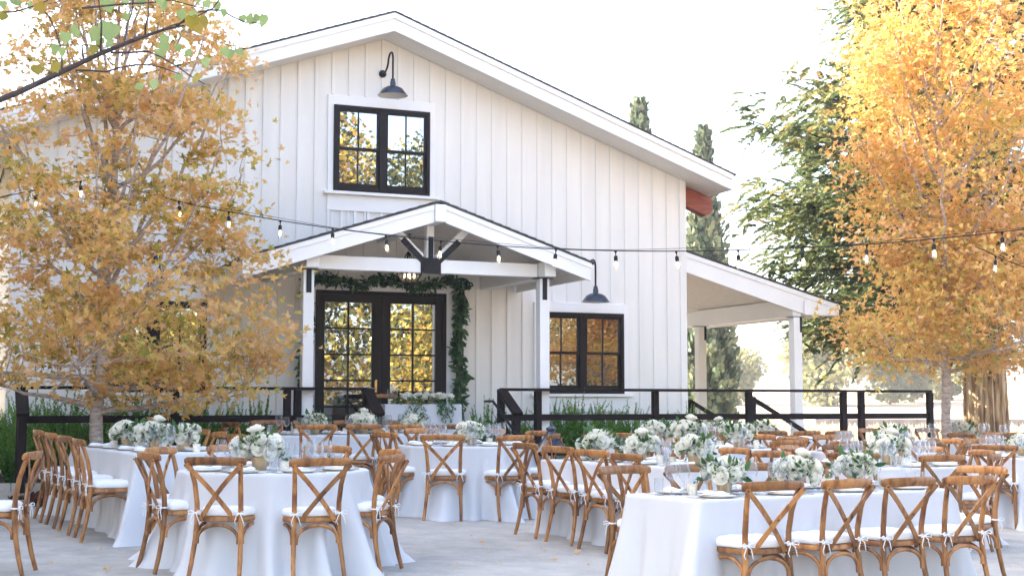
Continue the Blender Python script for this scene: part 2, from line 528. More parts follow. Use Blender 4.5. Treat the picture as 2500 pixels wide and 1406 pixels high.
# ------------------------------------------------------------------ barn
ZB = .45
barn = thing('barn', 'large white board-and-batten barn with low gable roof, gabled porch and side lean-to', 'barn', fac(0, 0, ZB), TH)
EAVE, APEX, HW = 5.44, 7.36, 5.43
SL = (APEX - EAVE) / HW
def wall_top(u): return APEX - SL * abs(u)
DEPTH = 15
def courses(mb, ue, zt, slope, v, n):
    # butt edges of the shingle courses along the rake: thin wedges, each thickest at its lower end
    for j in range(n):
        a, b = ue * j / n, ue * (j + 1) / n
        za, zb = zt - slope * abs(a) + .001, zt - slope * abs(b) + .001
        q = [(a, v, za), (b, v, zb), (b, v, zb + .009)]
        mb.prism(q, [(x, v - .5, z) for x, y, z in q])
def build_barn():
    mb = FB()
    front = [(-HW, 0, .35), (HW, 0, .35), (HW, 0, EAVE), (0, 0, APEX), (-HW, 0, EAVE)]
    mb.prism(front, [(a, -DEPTH, c) for a, b, c in front])
    blocks = [(-.96, .96, 4.72, 6.36), (2.5, 4.42, 1.6, 3.24), (-4.42, -2.5, 1.6, 3.24), (-1.16, 1.17, .3, 3.36)]
    k = int(HW / .268)
    for i in range(-k, k + 1):
        u = i * .268 + .134 * 0
        iv = [(.36, wall_top(u) - .004)]
        for (a, b, c, d) in blocks:
            if a - .02 < u < b + .02:
                nv = []
                for (s, e) in iv:
                    if c > s: nv.append((s, min(e, c)))
                    if d < e: nv.append((max(s, d), e))
                iv = nv
        for (s, e) in iv:
            if e - s > .03: mb.box(u - .02, u + .02, -.01, .02, s, e)
    for s in (-1, 1):
        x0, x1 = sorted((s * (HW - .10), s * (HW + .022)))
        mb.box(x0, x1, -.12, .026, .34, EAVE - .0 + .0)
    mb.build('wall', M_wall, barn, bevel=.003, seg=1)
    # roof: slab, fascia, soffit
    RU, RV = 6.02, .62
    def rz(u, top): return top - .355 * abs(u)
    for s in (-1, 1):
        mb = FB()
        a = [(0, RV + .03, 7.602), (s * (RU + .06), RV + .03, 7.602 - .355 * (RU + .06)), (s * (RU + .06), RV + .03, 7.58 - .355 * (RU + .06)), (0, RV + .03, 7.58)]
        mb.prism(a, [(x, -DEPTH - .5, z) for x, y, z in a])
        courses(mb, s * (RU + .06), 7.602, .355, RV + .03, 44)
        mb.build('roof', M_shing, barn)
        mb = FB()
        f0, f1 = 7.578, 7.29
        a = [(0, RV, f0), (s * RU, RV, f0 - .355 * RU), (s * RU, RV, f1 - .355 * RU + .02), (0, RV, f1)]
        mb.prism(a, [(x, RV - .04, z) for x, y, z in a])
        a = [(0, RV + .022, f0 - .002), (s * (RU + .012), RV + .022, f0 - .002 - .355 * RU), (s * (RU + .012), RV + .022, f0 - .095 - .355 * RU), (0, RV + .022, f0 - .095)]
        mb.prism(a, [(x, RV + .001, z) for x, y, z in a])
        x0, x1 = sorted((s * (RU + .003), s * (RU - .03)))
        mb.box(x0, x1, -DEPTH - .45, RV - .042, f1 + .02 - .355 * RU, f0 - .012 - .355 * RU)
        mb.build('fascia', M_trim, barn, bevel=.004)
        mb = FB()
        zt = 7.31
        a = [(0, RV - .042, zt), (s * (RU - .032), RV - .042, zt - .355 * (RU - .03)), (s * (RU - .032), RV - .042, zt + .03 - .355 * (RU - .03)), (0, RV - .042, zt + .03)]
        mb.prism(a, [(x, .022, z) for x, y, z in a])
        a = [(s * (HW + .03), .02, zt - .355 * (HW + .03)), (s * (RU - .032), .02, zt - .355 * (RU - .032)), (s * (RU - .032), .02, zt + .03 - .355 * (RU - .032)), (s * (HW + .03), .02, zt + .03 - .355 * (HW + .03))]
        mb.prism(a, [(x, -DEPTH, z) for x, y, z in a])
        mb.build('soffit', M_soff, barn)
    # red-stained beam end below the right eave
    mb = FB()
    a = [(HW + .02, -.10, 5.34), (HW + .62, -.10, 5.13), (HW + .62, -.10, 4.90), (HW + .5, -.10, 4.82), (HW + .02, -.10, 5.0)]
    mb.prism(a, [(x, -.28, z) for x, y, z in a])
    o = mb.build('beam_end', M_red, barn, bevel=.01)
    o['label'] = 'red stained beam end under the right eave'
build_barn()

def window(u0, u1, z0, z1, name='window'):
    fr = FB()
    um = (u0 + u1) / 2
    F_, V0 = .055, .001
    # frame ring and mullion
    fr.box(u0, u0 + F_, V0, .075, z0, z1); fr.box(u1 - F_, u1, V0, .075, z0, z1)
    fr.box(u0 + F_, u1 - F_, V0, .075, z1 - F_, z1); fr.box(u0 + F_, u1 - F_, V0, .085, z0, z0 + .05)
    fr.box(um - .05, um + .05, V0, .072, z0 + .05, z1 - F_)
    f = fr.build(name, M_frame, barn, bevel=.004)
    sb, gb = FB(), FB()
    for a, b in ((u0 + F_, um - .05), (um + .05, u1 - F_)):
        zm = (z0 + z1) / 2
        for (c, d, v) in ((zm - .02, z1 - F_, .056), (z0 + .05, zm + .02, .034)):
            e = .042
            lo = .085 if v < .05 else .042
            sb.box(a + .001, a + e, V0, v, c, d); sb.box(b - e, b - .001, V0, v, c, d)
            sb.box(a + e, b - e, V0, v, d - e, d); sb.box(a + e, b - e, V0, v, c, c + lo)
            m = (a + b) / 2
            sb.box(m - .011, m + .011, V0, v - .004, c + lo, d - e)
            gb.box(a + e - .005, b - e + .005, V0, v - .018, c + lo - .005, d - e + .005)
    sb.build('sash', M_frame, f, bevel=.003)
    gb.build('glass', M_glass, f)
    tb = FB()
    t = .09
    tb.box(u0 - t, u0 - .001, V0, .042, z0 - .001, z1 + .16); tb.box(u1 + .001, u1 + t, V0, .042, z0 - .001, z1 + .16)
    tb.box(u0 - .001, u1 + .001, V0, .042, z1 + .002, z1 + .16)
    tb.box(u0 - t, u1 + t, V0, .034, z0 - .30, z0 - .052)
    for i in range(9):
        uu = u0 - t + .02 + (u1 - u0 + 2 * t - .04) * i / 8
        tb.box(uu - .02, uu + .02, V0, .033, z0 - .62, z0 - .302)
    tb.build('trim', M_trim, f, bevel=.003)
    sl_ = FB()
    sl_.box(u0 - t - .06, u1 + t + .06, V0, .10, z0 - .05, z0 - .002)
    sl_.build('sill', M_trim, f, bevel=.006)
    return f
window(-.79, .78, 4.84, 6.19)
window(2.69, 4.22, 1.73, 3.06)
window(-4.22, -2.69, 1.73, 3.06)

DECK = .81
def door():
    fr = FB()
    a, b, zt, zb = -1.04, 1.07, 3.30, DECK + .003
    fr.box(a, a + .07, .001, .07, zb, zt); fr.box(b - .07, b, .001, .07, zb, zt); fr.box(a + .07, b - .07, .001, .07, zt - .06, zt)
    fr.box(a + .07, b - .07, .001, .068, zb, zb + .02)
    f = fr.build('door', M_frame, barn, bevel=.004)
    tb = FB()
    tb.box(a - .11, a - .002, .001, .04, zb, zt + .11); tb.box(b + .002, b + .11, .001, .04, zb, zt + .11); tb.box(a - .002, b + .002, .001, .04, zt + .002, zt + .11)
    tb.build('trim', M_trim, f, bevel=.003)
    mid = .012
    for (l, r_, g0, g1) in ((a + .072, mid - .003, -.90, -.15), (mid + .003, b - .072, .15, .89)):
        lf, gl = FB(), FB()
        top, bot = 3.12, 1.12
        lf.box(l, g0, .001, .055, zb + .022, zt - .062); lf.box(g1, r_, .001, .055, zb + .022, zt - .062)
        lf.box(g0, g1, .001, .055, top, zt - .062); lf.box(g0, g1, .001, .055, zb + .022, bot)
        m = (g0 + g1) / 2
        lf.box(m - .014, m + .014, .001, .048, bot, top)
        for i in range(1, 5):
            z = bot + (top - bot) * i / 5
            lf.box(g0, m - .014, .001, .048, z - .013, z + .013); lf.box(m + .014, g1, .001, .048, z - .013, z + .013)
        gl.box(g0 - .004, g1 + .004, .001, .03, bot - .004, top + .004)
        lf.build('door_leaf', M_frame, f, bevel=.003)
        gl.build('glass', M_glass, f)
    h = FB()
    h.box(-.10, -.065, .0555, .064, 1.74, 1.92)
    h.tube([(-.08, .066, 1.80), (-.08, .10, 1.80), (-.19, .105, 1.80)], .011, 8)
    h.lathe([(.001, 0), (.017, 0), (.017, .012), (.001, .012)], 10, (-.08, .07, 1.92))
    h.build('handle', M_gold, f, smooth=40)
door()

def porch():
    # gabled entrance porch: roof, fascia, ceiling, truss, posts, deck and steps
    PV, PT, PS = 2.74, 4.335, .326
    for s, PU in ((-1, 2.72), (1, 2.31)):
        mb = FB()
        a = [(0, PV + .03, PT + .027), (s * (PU + .05), PV + .03, PT + .027 - PS * (PU + .05)), (s * (PU + .05), PV + .03, PT - PS * (PU + .05)), (0, PV + .03, PT)]
        mb.prism(a, [(x, .025, z) for x, y, z in a])
        courses(mb, s * (PU + .05), PT + .027, PS, PV + .03, 18)
        mb.build('porch_roof', M_shing, barn)
        mb = FB()
        f0, f1 = PT - .002, PT - .255
        a = [(s * .085, PV, f0 - PS * .085), (s * PU, PV, f0 - PS * PU), (s * PU, PV, f1 - PS * PU), (s * .085, PV, f1 - PS * .085)]
        mb.prism(a, [(x, PV - .045, z) for x, y, z in a])
        a = [(s * .085, PV + .02, f0 - .002 - PS * .085), (s * (PU + .01), PV + .02, f0 - .002 - PS * PU), (s * (PU + .01), PV + .02, f0 - .075 - PS * PU), (s * .085, PV + .02, f0 - .075 - PS * .085)]
        mb.prism(a, [(x, PV + .001, z) for x, y, z in a])
        x0, x1 = sorted((s * PU, s * (PU - .03)))
        mb.box(x0, x1, .03, PV - .046, f1 - PS * PU + .03, f0 - .01 - PS * PU)
        mb.build('porch_fascia', M_trim, barn, bevel=.004)
        mb = FB()
        z0 = PT - .13
        a = [(0, PV - .047, z0), (s * (PU - .031), PV - .047, z0 - PS * (PU - .03)), (s * (PU - .031), PV - .047, z0 + .02 - PS * (PU - .03)), (0, PV - .047, z0 + .02)]
        mb.prism(a, [(x, .024, z) for x, y, z in a])
        o = mb.build('porch_ceiling', M_ceil, barn)
    # ridge beam and side beams with blunt ends
    mb = FB()
    mb.box(-.08, .08, .03, PV + .05, 4.06, PT - .03)
    mb.build('ridge_beam', M_trim, barn, bevel=.012)
    for s in (-1, 1):
        mb = FB()
        mb.box(s * 1.745 - .09, s * 1.745 + .09, .03, PV - .16, 3.385, 3.60)
        mb.build('side_beam', M_trim, barn, bevel=.012)
        mb = FB()
        mb.box(s * 1.745 - .075, s * 1.745 + .075, 2.225, 2.375, guv(s * 1.745, 2.3) - .02, 3.37)
        p = mb.build('porch_post', M_trim, barn, bevel=.006)
        mb = FB()
        mb.box(s * 1.745 - .14, s * 1.745 + .14, 2.215, 2.385, 3.370, 3.383)
        mb.box(s * 1.745 + .0 - .035, s * 1.745 + .035, 2.377, 2.387, 3.06, 3.369)
        mb.build('post_bracket', M_black, p, bevel=.002)
    mb = FB()
    mb.box(-1.64, 1.64, 2.22, 2.36, 3.39, 3.58)
    mb.box(-.055, .055, 2.24, 2.35, 3.582, 4.055)
    for s in (-1, 1):
        mb.bar((s * .12, 2.295, 3.6), (s * .56, 2.295, 4.03), .10, .10, (0, 1, 0))
    tr = mb.build('truss', M_trim, barn, bevel=.006)
    mb = FB()
    mb.box(-.15, .15, 2.361, 2.373, 3.375, 3.60)
    mb.box(-.036, .036, 2.361, 2.3745, 3.60, 3.90)
    for s in (-1, 1):
        mb.bar((s * .10, 2.367, 3.54), (s * .42, 2.367, 3.85), .0125, .086, (s * -.7, 0, .7))
    for (x, z) in ((-.1, 3.43), (0, 3.43), (.1, 3.43), (0, 3.75), (-.33, 3.765), (.33, 3.765), (0, 3.62)):
        mb.tube([(x, 2.37, z), (x, 2.386, z)], .013, 6, up=(0, 0, 1))
    mb.build('truss_plate', M_black, tr, bevel=.002)
    # deck and two steps
    mb = FB()
    for i in range(17):
        v0 = .03 + i * .134
        mb.box(-1.9, 1.9, v0, v0 + .128, DECK - .03, DECK)
    mb.box(-1.88, 1.88, .03, 2.26, .2, DECK - .032)
    mb.build('porch_deck', M_deck, barn, bevel=.003)
    mb = FB()
    mb.box(-.95, 1.0, 2.31, 2.72, .2, DECK - .14)
    mb.box(-.95, 1.0, 2.721, 3.05, .2, DECK - .27)
    mb.build('porch_step', M_deck, barn, bevel=.01)
porch()

def leanto():
    v1, vb = -.03, -5.2
    u0, u1 = HW + .03, 8.62
    z0, s = 4.20, .262
    mb = FB()
    a = [(u0, v1 + .03, z0), (u1 + .05, v1 + .03, z0 - s * (u1 + .05 - u0)), (u1 + .05, v1 + .03, z0 - .035 - s * (u1 + .05 - u0)), (u0, v1 + .03, z0 - .035)]
    mb.prism(a, [(x, vb - .1, z) for x, y, z in a])
    mb.build('lean_to_roof', M_shing, barn)
    mb = FB()
    zf = z0 - .037
    a = [(u0, v1, zf), (u1, v1, zf - s * (u1 - u0)), (u1, v1, 3.145), (7.95, v1, 3.135), (u0, v1, zf - .345)]
    mb.prism(a, [(x, v1 - .045, z) for x, y, z in a])
    a = [(u0, v1 + .02, zf - .002), (u1 + .01, v1 + .02, zf - .002 - s * (u1 - u0)), (u1 + .01, v1 + .02, zf - .085 - s * (u1 - u0)), (u0, v1 + .02, zf - .085)]
    mb.prism(a, [(x, v1 + .001, z) for x, y, z in a])
    mb.box(u1 - .03, u1 + .004, vb, v1 - .046, 3.15, zf - .01 - s * (u1 - u0))
    mb.box(7.86, 8.02, v1 + .021, v1 + .05, 3.14, 3.40)
    mb.build('lean_to_fascia', M_trim, barn, bevel=.004)
    mb = FB()
    zc = zf - .14
    a = [(u0, v1 - .047, zc), (u1 - .031, v1 - .047, zc - s * (u1 - u0)), (u1 - .031, v1 - .047, zc + .02 - s * (u1 - u0)), (u0, v1 - .047, zc + .02)]
    mb.prism(a, [(x, vb, z) for x, y, z in a])
    mb.build('lean_to_ceiling', M_ceil, barn)
    mb = FB()
    mb.box(7.66, 7.84, vb, v1 - .048, 3.11, 3.42)
    mb.build('lean_to_beam', M_trim, barn, bevel=.01)
    for v in (-.14, -3.45):
        mb = FB()
        g = guv(7.75, v)
        mb.box(7.665, 7.835, v - .085, v + .085, g - .02, 3.108)
        p = mb.build('lean_to_post', M_trim, barn, bevel=.006)
        mb = FB()
        mb.box(7.61, 7.89, v - .087, v + .087, 3.0985, 3.1085)
        mb.box(7.79, 7.8385, v + .0855, v + .094, 2.83, 3.098)
        mb.build('post_bracket', M_black, p, bevel=.002)
leanto()

# ------------------------------------------------------------------ railings
def railing(name, label, u0, u1, posts, v=2.45, zt=1.785, zl=1.37, breaks=()):
    t = thing(name, label, 'railing', fac(u0, v, guv(u0, v)), TH, 'black timber railings in front of the barn')
    mb = FB(); mb.box(u0, u1, v - .07, v + .07, zt - .04, zt); mb.build('top_rail', M_rail, t, bevel=.005)
    ps = [u0] + list(posts) + [u1]
    mb = FB()
    for a, b in zip(ps[:-1], ps[1:]): mb.box(a + .046, b - .046, v - .022, v + .022, zl - .045, zl + .045)
    mb.build('lower_rail', M_rail, t, bevel=.004)
    for p in ps:
        mb = FB(); mb.box(p - .045, p + .045, v - .045, v + .045, guv(p, v) - .03, zt - .041); mb.build('post', M_rail, t, bevel=.005)
    return t
def newel(t, u, v=2.45, run=.62, drop=.36, zt=1.785):
    mb = FB()
    mb.bar((u, v + .03, zt - .03), (u, v + run, zt - drop), .15, .045)
    mb.build('sloping_handrail', M_rail, t, bevel=.005)
    mb = FB(); mb.box(u - .05, u + .05, v + run - .12, v + run - .02, guv(u, v + run) - .03, zt - drop + .0); mb.build('post', M_rail, t, bevel=.005)
    mb = FB(); mb.bar((u, v + .05, zt - .50), (u, v + run - .12, zt - .84), .05, .09); mb.build('lower_rail', M_rail, t, bevel=.004)
def grab(t, u, v=2.45):
    mb = FB()
    z = 1.60
    mb.tube([(u - .10, v - .35, z), (u - .10, v - .05, z), (u - .10, v + .75, z - .42), (u - .10, v + .95, z - .43), (u - .10, v + .95, z - .52)], .018, 8)
    mb.tube([(u - .10, v + .2, z - .14), (u - .0, v + .2, z - .16)], .01, 6)
    mb.build('metal_handrail', M_black, t, smooth=50)
r1 = railing('porch_railing', 'black timber railing left of the porch steps, behind the maple trunk', -5.38, -.95, [-3.5, -2.04, -1.90 + .0])
newel(r1, -.95); grab(r1, -.95); newel(r1, -5.38, run=.55)
r2 = railing('porch_railing', 'long black timber railing from the porch steps past the right end of the barn', 1.03, 8.55, [1.60, 3.50, 5.12, 6.86, 7.2])
newel(r2, 1.03); grab(r2, 1.03)
# side stairs of the lean-to, seen through the long railing
def stair_rail(label, u, v0, v1, z0, z1):
    t = thing('stair_railing', label, 'railing', fac(u, v0, guv(u, v0)), TH, 'sloping stair railings beside the lean-to')
    mb = FB(); mb.bar((u, v0, z0), (u + 1.25, v1, z1), .09, .06); mb.build('handrail', M_rail, t, bevel=.004)
    mb = FB(); mb.bar((u, v0, z0 - .28), (u + 1.25, v1, z1 - .28), .035, .05); mb.build('lower_rail', M_rail, t, bevel=.003)
    mb = FB(); mb.bar((u, v0, z0 - .85), (u + 1.25, v1, z1 - .85), .05, .2); mb.build('stringer', M_rail, t, bevel=.003)
    for (a, b, c) in ((u, v0, z0), (u + 1.25, v1, z1)):
        mb = FB(); mb.box(a - .05, a + .05, b - .05, b + .05, guv(a, b) - .05, c + .02); mb.build('post', M_rail, t, bevel=.004)
stair_rail('sloping dark stair railing seen through the railing left of the front lean-to post', 6.55, .3, .3, 1.66, .98)
stair_rail('sloping dark stair railing behind the rear lean-to post at the barn corner', 7.0, -2.6, -2.6, 1.62, .95)

# ------------------------------------------------------------------ lamps on the barn
def wall_lamp(u, z, label):
    t = thing('wall_lamp', label, 'wall lamp', fac(u, 0, z), TH, 'gooseneck barn lamps')
    mb = FB()
    mb.tube([(u, .0205, z), (u, .05, z)], [.062, .05], 16, up=(0, 0, 1)); mb.build('wall_plate', M_black, t, smooth=40)
    mb = FB()
    pts = [(u, .05, z)] + [tuple(p) for p in bez((u, .05, z), (u, .22, z - .02), (u, .30, z + .10), 6)[1:]] + \
          [tuple(p) for p in bez((u, .30, z + .10), (u, .34, z + .24), (u, .44, z + .24), 6)[1:]] + \
          [tuple(p) for p in bez((u, .44, z + .24), (u, .55, z + .24), (u, .55, z + .10), 6)[1:]] + [(u, .55, z - .22)]
    mb.tube(pts, .0155, 10, up=(1, 0, 0)); mb.build('arm', M_black, t, smooth=50)
    mb = FB()
    mb.lathe([(.001, -.20), (.033, -.20), (.036, -.24), (.043, -.25), (.043, -.30), (.052, -.315), (.10, -.325), (.155, -.355), (.195, -.41), (.225, -.45), (.232, -.458), (.226, -.458)], 32, (u, .55, z))
    sh = mb.build('shade', M_lamp, t, smooth=35)
    mb = FB()
    mb.lathe([(.225, -.4575), (.19, -.415), (.15, -.362), (.10, -.332), (.001, -.328)], 32, (u, .55, z)); mb.build('reflector', M_lampin, sh, smooth=50)
    mb = FB(); mb.ball((u, .55, z - .385), .035); mb.build('bulb', M_lampin, sh, smooth=60)
wall_lamp(0, 6.75, 'dark gooseneck barn lamp high under the gable, above the upper window')
wall_lamp(3.46, 3.66, 'dark gooseneck barn lamp above the lower right window, beside the porch roof')
wall_lamp(-3.46, 3.66, 'dark gooseneck barn lamp above the lower left window, behind the maple')

def pendant():
    u, v = 0.02, 1.35
    t = thing('lantern_pendant', 'faceted glass lantern with lit candle bulbs hanging on a chain in the porch', 'lantern', fac(u, v, 3.30), TH)
    mb = FB()
    top = 4.05
    for i in range(9):
        z = 3.80 + i * .032
        if i % 2: mb.tube([(u + .012 * math.cos(a), v, z + .022 * math.sin(a)) for a in np.linspace(0, 2 * math.pi, 9)], .004, 5)
        else: mb.tube([(u, v + .012 * math.cos(a), z + .022 * math.sin(a)) for a in np.linspace(0, 2 * math.pi, 9)], .004, 5, up=(1, 0, 0))
    mb.tube([(u, v, 4.05), (u, v, 4.10)], .035, 10)
    mb.build('chain', M_black, t)
    mb = FB()
    n = 8
    def ring(r, z, rad=.009): return [(u + r * math.cos(2 * math.pi * k / n), v + r * math.sin(2 * math.pi * k / n), z) for k in range(n + 1)]
    lv = [(.02, 3.80), (.10, 3.66), (.19, 3.55), (.19, 3.46), (.10, 3.335)]
    for r, z in lv[1:]: mb.tube(ring(r, z), .008, 5)
    for k in range(n):
        a = 2 * math.pi * k / n
        mb.tube([(u + r * math.cos(a), v + r * math.sin(a), z) for r, z in lv], .007, 5)
    mb.lathe([(.001, 3.795), (.03, 3.79), (.045, 3.76), (.02, 3.755)], 12, (u, v, 0))
    c = mb.build('cage', M_black, t, smooth=40)
    mb = FB(); mb.lathe([(.10, 3.335), (.189, 3.46), (.189, 3.55), (.10, 3.66)], 8, (u, v, 0)); mb.build('glass', M_crystal, t)
    for k in range(4):
        a = k * math.pi / 2 + .4
        mb = FB(); mb.tube([(u + .07 * math.cos(a), v + .07 * math.sin(a), z) for z in (3.40, 3.44, 3.47, 3.51)], [.011, .016, .012, .002], 8)
        mb.build('candle_bulb', M_cand, t, smooth=60)
    mb = FB(); mb.tube([(u, v, 3.36), (u, v, 3.76)], .008, 6)
    for k in range(4):
        a = k * math.pi / 2 + .4
        mb.tube([(u, v, 3.38), (u + .07 * math.cos(a), v + .07 * math.sin(a), 3.36), (u + .07 * math.cos(a), v + .07 * math.sin(a), 3.40)], .008, 6)
    mb.build('stem', M_black, t, smooth=50)
pendant()

def fan():
    u, v, z = 5.78, -1.3, 3.22
    t = thing('ceiling_fan', 'ceiling fan with dark motor under the lean-to roof', 'ceiling fan', fac(u, v, z), TH)
    mb = FB(); mb.lathe([(.001, -.06), (.09, -.05), (.11, .0), (.09, .06), (.03, .08), (.02, .82), (.001, .82)], 20, (u, v, z)); mb.build('motor', M_black, t, smooth=40)
    for k in range(5):
        a = 2 * math.pi * k / 5 - .25
        mb = FB()
        d, e = Vector((math.cos(a), math.sin(a), 0)), Vector((-math.sin(a), math.cos(a), .2))
        c = Vector((u, v, z))
        q = [c + d * .10 + e * .03, c + d * .2 + e * .07, c + d * .62 + e * .06, c + d * .62 - e * .06, c + d * .2 - e * .07, c + d * .10 - e * .03]
        mb.prism(q, [p + Vector((0, 0, .012)) for p in q]); mb.build('blade', M_ceil, t)
fan()

# ------------------------------------------------------------------ garland round the door
def strip_leaves(name, path, n, size, spread, tint_rng, tpl, material, parent, droop=.4):
    """leaves growing off a path given as world points"""
    path = np.array([tuple(p) for p in path])
    seg = np.linalg.norm(np.diff(path, axis=0), axis=1)
    cs = np.concatenate([[0], np.cumsum(seg)])
    t = rng.random(n) * cs[-1]
    P = np.stack([np.interp(t, cs, path[:, k]) for k in range(3)], 1)
    i = np.clip(np.searchsorted(cs, t) - 1, 0, len(seg) - 1)
    D = np.diff(path, axis=0)[i] / seg[i][:, None]
    A = D * .5 * rng.choice([-1, 1], n)[:, None] + rv(n) * .8
    A[:, 2] -= droop * rng.random(n)
    P = P + rv(n) * spread * rng.random((n, 1)) ** .5
    S = size * (.6 + .7 * rng.random(n))
    me = leaf_mesh(name, P, A, rv(n), S, tpl, tint_rng[0] + (tint_rng[1] - tint_rng[0]) * rng.random(n))
    if parent is not None and parent.name in MW: me.transform(MW[parent.name].inverted())
    return link(name, me, material, parent)
def garland():
    t = thing('leaf_garland', 'dark green leafy garland draped over the black double doors', 'garland', fac(0, .1, 3.4), TH)
    pts = [fac(-1.22 + .06 * math.sin(i), .16, .95 + i * .235 + 0) for i in range(11)]
    pts += [fac(-1.2 + i * .26, .19, 3.44 + .05 * math.sin(i * 1.6) - (.06 if i < 1 else 0)) for i in range(11)]
    right = [fac(1.25 + .04 * math.sin(i * 1.3), .17, 3.36 - i * .22) for i in range(11)]
    mb = MB(); mb.tube(pts[11:], .012, 6); mb.tube(right, .012, 6); mb.tube(pts[:11], .01, 6); mb.build('stem', M_barkd, t)
    strip_leaves('garland_leaves', pts[11:], 760, .10, .10, (0, .8), 'oval', M_garl, t)
    strip_leaves('garland_leaves', right, 820, .125, .105, (.1, 1), 'oval', M_garl, t, .9)
    strip_leaves('garland_leaves', pts[:11], 420, .12, .08, (0, .9), 'oval', M_garl, t, .9)
garland()

# ------------------------------------------------------------------ string lights
def string_light(label, pts2, d, n_b, first=0):
    pts = [ray_at(q[0], q[1], q[2] if len(q) > 2 else d) for q in pts2]
    t = thing('string_light', label, 'string light', tuple(pts[0]), 0, 'string lights over the patio')
    fine = []
    P = np.array([tuple(p) for p in pts])
    k = np.linspace(0, len(P) - 1, 90)
    # smooth interpolation (Catmull-Rom)
    for x in k:
        i = min(int(x), len(P) - 2); f = x - i
        p0, p1, p2, p3 = P[max(i - 1, 0)], P[i], P[i + 1], P[min(i + 2, len(P) - 1)]
        fine.append(tuple(.5 * (2 * p1 + (p2 - p0) * f + (2 * p0 - 5 * p1 + 4 * p2 - p3) * f ** 2 + (3 * p1 - p0 - 3 * p2 + p3) * f ** 3)))
    mb = MB(); mb.tube(fine, .006, 6)
    mb.tube([(x, y, z + .018 + .012 * math.sin(i * .35)) for i, (x, y, z) in enumerate(fine)], .0025, 5)
    mb.build('cable', M_black, t, smooth=60)
    F_ = np.array(fine)
    seg = np.concatenate([[0], np.cumsum(np.linalg.norm(np.diff(F_, axis=0), axis=1))])
    proto = None
    for b in range(n_b):
        s = seg[-1] * (b + .5 + first) / n_b
        p = Vector([np.interp(s, seg, F_[:, j]) for j in range(3)])
        rel = p - Vector(t.location)
        tilt = Matrix.Rotation(random.uniform(-.12, .12), 4, 'X') @ Matrix.Rotation(random.uniform(-.12, .12), 4, 'Y')
        if proto is None:
            mb = MB(); mb.lathe([(.001, -.005), (.016, -.005), (.010, -.02), (.005, -.03), (.005, -.05), (.017, -.055), (.021, -.075), (.019, -.108), (.001, -.108)], 12); so_ = mb.build('socket', M_black, t, smooth=40)
            mb = MB(); mb.lathe([(.015, -.108), (.017, -.125), (.026, -.155), (.027, -.172), (.018, -.194), (.001, -.20)], 14); gl = mb.build('bulb', M_bulb, so_, smooth=60)
            mb = MB(); mb.tube([(0, 0, -.12), (.006, 0, -.14), (-.006, 0, -.155), (.004, 0, -.172)], .0045, 5); fl = mb.build('filament', M_fil, so_)
            for o in (so_, gl, fl):       # local meshes: undo the builder's world-to-thing mapping
                o.data.transform(MW[t.name])
            proto = (so_, gl, fl)
            c = so_
        else:
            c = proto[0].copy(); COL.objects.link(c); c.parent = t
            for q in proto[1:]:
                e = q.copy(); COL.objects.link(e); e.parent = c
        c.matrix_local = Matrix.Translation(rel) @ tilt
string_light('long string of bulbs sagging from the left maple across the patio to the right',
             [(258, 436, 15.9), (375, 474, 15.8), (490, 503, 15.65), (745, 547, 15.35), (1007, 580, 15.0), (1280, 603, 14.7), (1560, 612, 14.4), (1845, 608, 14.05), (2140, 594, 13.7), (2440, 566, 13.4), (2700, 530, 13.2)], 13.2, 17)
string_light('second string of bulbs running from the left maple out of the photo', [(-260, 560, 13), (0, 482, 14.2), (120, 458, 15), (248, 430, 15.9)], 15, 4)
string_light('short string of bulbs at the right edge in front of the golden maple', [(2380, 600), (2470, 640), (2560, 668), (2700, 690)], 16, 3)

# ------------------------------------------------------------------ ferns in the bed
def fern_mesh(seed, n_pl=36, h=.80):
    r = np.random.default_rng(seed)
    P, A, Nn, S, T = [], [], [], [], []
    for i in range(n_pl):
        az = r.random() * 6.283
        lean = .12 + .75 * r.random() ** 1.5
        L = h * (.65 + .65 * r.random())
        d = np.array([math.cos(az), math.sin(az), 0])
        tone = r.random()
        k = 210
        for j in range(k):
            s = j / k
            c = d * (L * lean * (s ** 1.3)) * .8 + np.array([0, 0, 1]) * L * (s - .35 * lean * s * s) + d * .04
            tang = d * lean * .9 + np.array([0, 0, 1 - .7 * lean * s])
            a = r.normal(size=3); a -= tang * a.dot(tang) / tang.dot(tang); a /= np.linalg.norm(a)
            P.append(c); A.append(a + tang * .7); Nn.append(r.normal(size=3))
            S.append(.052 * (1 - .72 * max(0, s - .25) / .75) * (.8 + .4 * r.random())); T.append(np.clip(.25 + .5 * tone * s + .25 * s + .15 * r.normal(), 0, 1))
    me = leaf_mesh('foxtail_fern', P, A, Nn, S, 'frond', T)
    return me
FM = [fern_mesh(s) for s in (1, 2, 3)]
